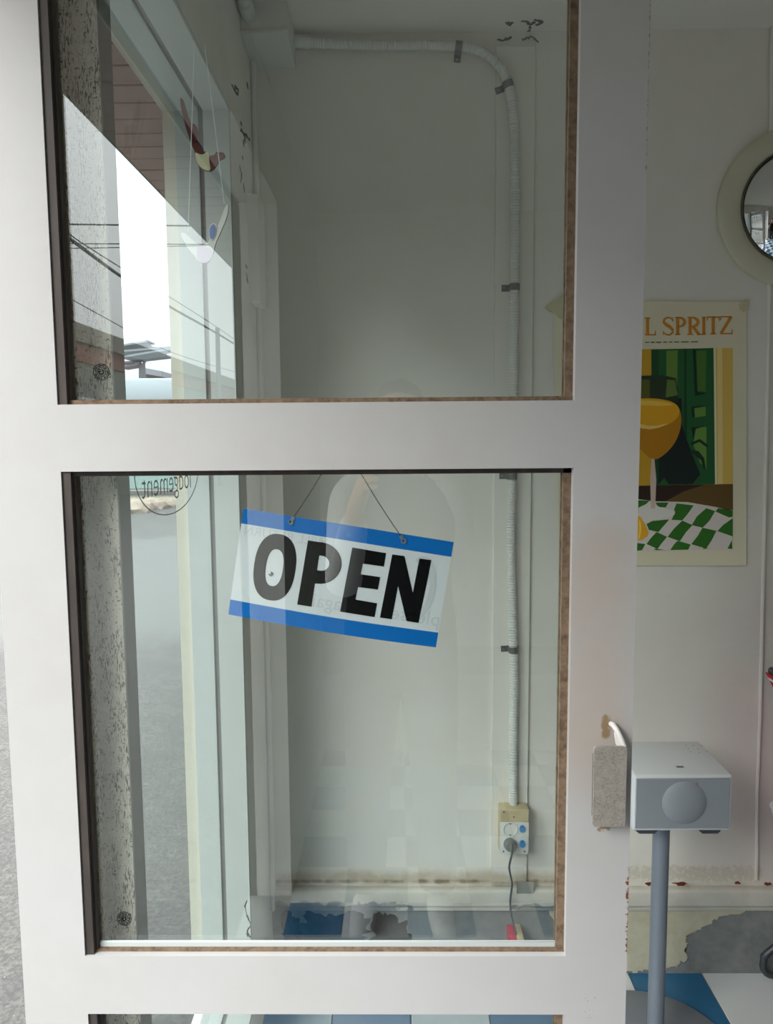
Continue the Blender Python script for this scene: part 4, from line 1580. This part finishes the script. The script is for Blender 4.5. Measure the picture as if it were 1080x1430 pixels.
wire([(20, 282), (82, 322), (172, 388), (235, 427), (330, 482), (400, 530)], [9, 11, 14, 17.5, 26, 40], 0.028, 'thick sagging cable crossing the mirrored sky')
wire([(20, 270), (85, 318), (150, 362), (300, 455), (400, 525)], [9, 11, 13.5, 24, 40], 0.010, 'thin wire running just above the thick cable')
wire([(20, 312), (85, 313), (240, 315), (360, 316)], [14, 14, 14, 14], 0.014, 'topmost level wire across the mirrored sky')
wire([(20, 338), (85, 340), (240, 341), (360, 342)], [14.3, 14.3, 14.3, 14.3], 0.010, 'lower level wire across the mirrored sky')
wire([(20, 348), (85, 347), (240, 344), (360, 340)], [14.6, 14.6, 14.6, 14.6], 0.009, 'lowest wire, nearly level across the mirrored sky')
wire([(60, 395), (140, 440), (240, 492), (330, 520)], [14, 17, 24, 34], 0.010, 'low thin wire just above the mirrored roof line')


# ------------------------------------------------------------------ the photographer, seen only in the glass and the mirror
def skinned(name, nodes, edges, mats, parent, root=0, levels=2, extra=None):
    """Continuous body from joints: nodes = {key: (x, y, z, radius)}."""
    keys = list(nodes)
    me_ = bpy.data.meshes.new(name + '_bones')
    me_.from_pydata([nodes[k_][:3] for k_ in keys], [(keys.index(a_), keys.index(b_)) for a_, b_ in edges], [])
    o_ = bpy.data.objects.new(name, me_)
    COL.objects.link(o_)
    o_.modifiers.new('skin', 'SKIN').use_smooth_shade = True
    o_.modifiers.new('subdivision', 'SUBSURF').levels = levels
    sv_ = me_.skin_vertices[0].data
    for i_, k_ in enumerate(keys):
        r_ = nodes[k_][3]
        sv_[i_].radius = r_ if isinstance(r_, tuple) else (r_, r_)
        sv_[i_].use_root = i_ == root
    dg_ = bpy.context.evaluated_depsgraph_get()
    m2 = bpy.data.meshes.new_from_object(o_.evaluated_get(dg_))
    bpy.data.objects.remove(o_)
    bpy.data.meshes.remove(me_)
    if extra:
        bm_ = bmesh.new()
        bm_.from_mesh(m2)
        extra(bm_)
        bm_.to_mesh(m2)
        bm_.free()
    m2.name = name
    m2.materials.clear()
    for m_ in mats:
        m2.materials.append(m_)
    for p_ in m2.polygons:
        p_.use_smooth = True
    ob_ = bpy.data.objects.new(name, m2)
    COL.objects.link(ob_)
    adopt(ob_, parent)
    return ob_


PX, PY = 0.012, -0.42
person = thing('person', (PX, PY, 0.0), 'person in dark vest and white sleeves holding up a phone, mirrored in the glass', 'person')
m_skin2 = Mat('warm_skin', (208, 164, 140), 0.5).m
m_vest = flat('dark_vest_cloth', (24, 20, 23), 0.9, 0, 0.1)
m_slv = flat('white_sleeve_cloth', (206, 205, 200), 0.85)
m_trs = flat('dark_trouser_cloth', (52, 52, 58), 0.8)
m_hair = flat('dark_brown_hair', (42, 32, 28), 0.5)
m_shoe = flat('pale_canvas_shoe', (210, 208, 202), 0.6)
SH, EL, WR, HD = {}, {}, {}, {}
for sg, nm in ((-1, 'l'), (1, 'r')):
    SH[nm] = (PX + sg * 0.155, PY + 0.01, 1.345)
    EL[nm] = (PX + sg * 0.205, PY + 0.15, 1.115)
EL['l'] = (-0.150, PY + 0.17, 1.075)
WR['l'], WR['r'] = (-0.100, -0.085, 1.330), (PX + 0.135, PY - 0.135, 0.965)
HD['l'], HD['r'] = (-0.078, -0.035, 1.390), (PX + 0.085, PY - 0.150, 0.900)
EL['r'] = (PX + 0.185, PY - 0.10, 1.115)
nodes = {'pelvis': (PX, PY, 0.90, (0.145, 0.10)), 'waist': (PX, PY, 1.05, (0.125, 0.085)), 'chest': (PX, PY + 0.005, 1.24, (0.145, 0.095)), 'collar': (PX, PY, 1.35, (0.085, 0.065)), 'neck': (PX, PY + 0.01, 1.43, 0.048), 'skull': (PX, PY + 0.025, 1.50, 0.055)}
edges = [('pelvis', 'waist'), ('waist', 'chest'), ('chest', 'collar'), ('collar', 'neck'), ('neck', 'skull')]
for sg, nm in ((-1, 'l'), (1, 'r')):
    def add(k_, p_, r_, frm):
        nodes[k_ + nm] = tuple(p_) + (r_,)
        edges.append((frm if frm in nodes else frm + nm, k_ + nm))
    add('shoulder', SH[nm], 0.056, 'collar')
    add('elbow', EL[nm], 0.040, 'shoulder')
    add('wrist', WR[nm], 0.026, 'elbow')
    add('palm', HD[nm], (0.030, 0.020), 'wrist')
    hx, hy, hz = HD[nm]
    if nm == 'r':          # the idle hand rests behind the hip, fingers loosely curled
        for q_ in range(4):
            add('knuckle%d' % q_, (hx - 0.012 + 0.011 * q_, hy - 0.012, hz - 0.045), 0.0085, 'palm')
            add('joint%d' % q_, (hx - 0.016 + 0.012 * q_, hy - 0.008, hz - 0.072 + 0.003 * abs(q_ - 1)), 0.0078, 'knuckle%d' % q_)
            add('tip%d' % q_, (hx - 0.018 + 0.012 * q_, hy + 0.004, hz - 0.092 + 0.005 * abs(q_ - 1)), 0.0068, 'joint%d' % q_)
        add('thumb_base', (hx - 0.030, hy - 0.004, hz - 0.012), 0.0115, 'palm')
        add('thumb_tip', (hx - 0.038, hy + 0.006, hz - 0.045), 0.0085, 'thumb_base')
    inw = -sg
    for q_, (dz_, ln) in enumerate(() if nm == 'r' else ((0.034, 0.9), (0.015, 1.0), (-0.005, 0.95), (-0.024, 0.8))):   # four fingers round the edge of the phone
        add('knuckle%d' % q_, (hx + inw * 0.006, hy + 0.030, hz + dz_ + 0.012), 0.0085, 'palm')
        add('joint%d' % q_, (hx + inw * 0.016, hy + 0.040, hz + dz_ + 0.016), 0.0078, 'knuckle%d' % q_)
        add('tip%d' % q_, (hx + inw * (0.018 + 0.022 * ln), hy + 0.036, hz + dz_ + 0.018), 0.0068, 'joint%d' % q_)
    if nm == 'l':
        add('thumb_base', (hx + inw * 0.016, hy - 0.006, hz + 0.012), 0.0115, 'palm')
        add('thumb_tip', (hx + inw * 0.030, hy + 0.006, hz + 0.046), 0.0085, 'thumb_base')
    add('hip', (PX + sg * 0.085, PY, 0.86), 0.085, 'pelvis')
    add('knee', (PX + sg * 0.10, PY + 0.02, 0.47), 0.056, 'hip')
    add('ankle', (PX + sg * 0.11, PY - 0.01, 0.085), 0.038, 'knee')
    add('heel', (PX + sg * 0.112, PY - 0.02, 0.045), 0.036, 'ankle')
    add('ball', (PX + sg * 0.122, PY + 0.11, 0.034), (0.036, 0.026), 'heel')
    add('toe', (PX + sg * 0.126, PY + 0.165, 0.028), (0.028, 0.020), 'ball')
HC = Vector((PX, PY + 0.035, 1.545))


def head(bm_):
    r = bmesh.ops.create_uvsphere(bm_, u_segments=32, v_segments=24, radius=1.0)
    for v_ in r['verts']:
        x_, y_, z_ = v_.co
        w_ = 0.074 * (1 - 0.20 * max(0, -z_)) * (1.0 if z_ < 0 else 1 - 0.05 * z_)
        yy = y_ * 0.094
        if y_ > 0:
            yy -= 0.010 * max(0.0, z_ - 0.25)
            if z_ < -0.3:
                yy -= 0.012 * (-z_ - 0.3)
            nose = math.exp(-((x_ / 0.16) ** 2)) * math.exp(-(((z_ + 0.14) / 0.17) ** 2))
            yy += 0.020 * nose * y_
            for e_ in (-1, 1):
                yy -= 0.008 * math.exp(-(((x_ - e_ * 0.42) / 0.2) ** 2) - (((z_ - 0.08) / 0.13) ** 2)) * y_
            yy += 0.006 * math.exp(-((x_ / 0.3) ** 2) - (((z_ + 0.46) / 0.09) ** 2)) * y_
            yy += 0.008 * math.exp(-((x_ / 0.28) ** 2) - (((z_ + 0.80) / 0.16) ** 2))
        v_.co = HC + Vector((x_ * w_, yy, z_ * 0.112))
    for e_ in (-1, 1):
        r = bmesh.ops.create_uvsphere(bm_, u_segments=12, v_segments=8, radius=1.0)
        for v_ in r['verts']:
            v_.co = HC + Vector((e_ * 0.076 + v_.co.x * 0.008, -0.004 + v_.co.y * 0.017, -0.008 + v_.co.z * 0.030))


body = skinned('body', nodes, edges, [m_skin2], person, extra=head)
for e_ in (-1, 1):
    b = MB()
    b.ball(HC + Vector((e_ * 0.031, 0.0745, 0.009)), 0.0115, 14)
    ey = b.build('eye', flat('eye_white_%d' % e_, (236, 232, 226), 0.2), body)
    b = MB()
    b.ball(HC + Vector((e_ * 0.031, 0.0815, 0.009)), 0.0074, 12)
    b.build('iris', flat('dark_iris_%d' % e_, (44, 30, 24), 0.2), body)
b = MB()
b.ball(HC + Vector((0, 0.083, -0.050)), 0.001, 6)
b.tube([HC + Vector((x_, 0.0855 - 6 * x_ * x_, -0.052)) for x_ in (-0.022, -0.011, 0, 0.011, 0.022)], [0.0015, 0.0042, 0.0048, 0.0042, 0.0015], 8)
b.build('lips', flat('muted_lips', (176, 104, 96), 0.5), body)
bm_ = bmesh.new()
bmesh.ops.create_uvsphere(bm_, u_segments=28, v_segments=20, radius=1.0)
for v_ in bm_.verts:
    x_, y_, z_ = v_.co
    k_ = 1 + 0.05 * noise.noise(v_.co * 3)
    if y_ > 0.25 and z_ < 0.62:
        k_ *= 0.80
    v_.co = HC + Vector((x_ * 0.086 * k_, -0.012 + y_ * 0.100 * k_, 0.012 + (z_ * 0.116 if z_ > 0 else z_ * 0.15) * k_))
me_ = bpy.data.meshes.new('hair')
bm_.to_mesh(me_)
bm_.free()
me_.materials.append(m_hair)
for p_ in me_.polygons:
    p_.use_smooth = True
ho = bpy.data.objects.new('hair', me_)
COL.objects.link(ho)
adopt(ho, person)


def swell(ks, d):
    o_ = {}
    for k_ in ks:
        x_, y_, z_, r_ = nodes[k_]
        o_[k_] = (x_, y_, z_, tuple(q_ + d for q_ in r_) if isinstance(r_, tuple) else r_ + d)
    return o_


def loft(mb, rings_, seg=28):
    """Cloth shell through elliptical rings (centre, half width, half depth)."""
    prev = None
    for c_, rx_, ry_ in rings_:
        cur = [mb.bm.verts.new((c_[0] + rx_ * math.cos(2 * PI * k_ / seg), c_[1] + ry_ * math.sin(2 * PI * k_ / seg), c_[2])) for k_ in range(seg)]
        if prev:
            for k_ in range(seg):
                j_ = (k_ + 1) % seg
                mb._faces([mb.bm.faces.new((prev[k_], prev[j_], cur[j_], cur[k_]))], True)
        prev = cur


b = MB()
loft(b, [((PX, PY, z_), rx_, ry_) for z_, rx_, ry_ in ((0.80, 0.176, 0.130), (0.86, 0.176, 0.130), (0.96, 0.168, 0.124), (1.06, 0.156, 0.114), (1.16, 0.162, 0.116), (1.26, 0.172, 0.118), (1.33, 0.166, 0.106), (1.375, 0.130, 0.088), (1.40, 0.085, 0.070), (1.41, 0.062, 0.058))])
b.build('vest', m_vest, person)
for sg, nm in ((-1, 'l'), (1, 'r')):
    s_ = Vector(SH[nm])
    e_ = Vector(EL[nm])
    w_ = Vector(WR[nm])
    sn = {'z': tuple(s_.lerp(Vector((PX, PY, 1.375)), 0.55)) + (0.058,), 'a': tuple(s_) + (0.068,), 'b': tuple(s_.lerp(e_, 0.5)) + (0.060,), 'c': tuple(e_) + (0.056,), 'd': tuple(e_.lerp(w_, 0.5)) + (0.048,), 'e': tuple(e_.lerp(w_, 0.88)) + (0.040,)}
    skinned('sleeve', sn, [('z', 'a'), ('a', 'b'), ('b', 'c'), ('c', 'd'), ('d', 'e')], [m_slv], person)
b = MB()
loft(b, [((PX, PY, z_), rx_, ry_) for z_, rx_, ry_ in ((0.745, 0.10, 0.085), (0.765, 0.150, 0.108), (0.82, 0.166, 0.120), (0.90, 0.164, 0.118), (1.0, 0.150, 0.108))])
for sg in (-1, 1):
    loft(b, [((PX + sg * x_, PY + y_, z_), r_, r_ * 1.08) for x_, y_, z_, r_ in ((0.112, 0.005, 0.10, 0.058), (0.108, 0.004, 0.28, 0.066), (0.101, 0.018, 0.47, 0.072), (0.092, 0.012, 0.64, 0.084), (0.084, 0.002, 0.78, 0.094), (0.082, 0.0, 0.86, 0.086))])
b.build('trousers', m_trs, person)
for sg, nm in ((-1, 'l'), (1, 'r')):
    sn = {k_: nodes[k_ + nm][:2] + (nodes[k_ + nm][2] + 0.004,) + (nodes[k_ + nm][3],) for k_ in ('heel', 'ball', 'toe')}
    sn['tip'] = sn['toe'][:1] + (sn['toe'][1] + 0.045,) + sn['toe'][2:]
    sn = {k_: v_[:3] + (tuple(q_ + 0.008 for q_ in v_[3]) if isinstance(v_[3], tuple) else v_[3] + 0.008,) for k_, v_ in sn.items()}
    skinned('shoe', sn, [('heel', 'ball'), ('ball', 'toe'), ('toe', 'tip')], [m_shoe], person)
ph = thing('phone', (-0.018, -0.012, 1.365), 'black phone held up in one hand before the face', 'phone')
b = MB()
b.box((-0.056, -0.0165, 1.366), (0.020, -0.0085, 1.518), 0.0035, 3)
b.build('phone_body', flat('black_phone_shell', (26, 26, 28), 0.3), ph)
b = MB()
b.box((-0.012, -0.0085, 1.484), (0.016, -0.0068, 1.514), 0.0015, 2)
b.build('lens_block', flat('phone_lens_block', (18, 18, 20), 0.15), ph)
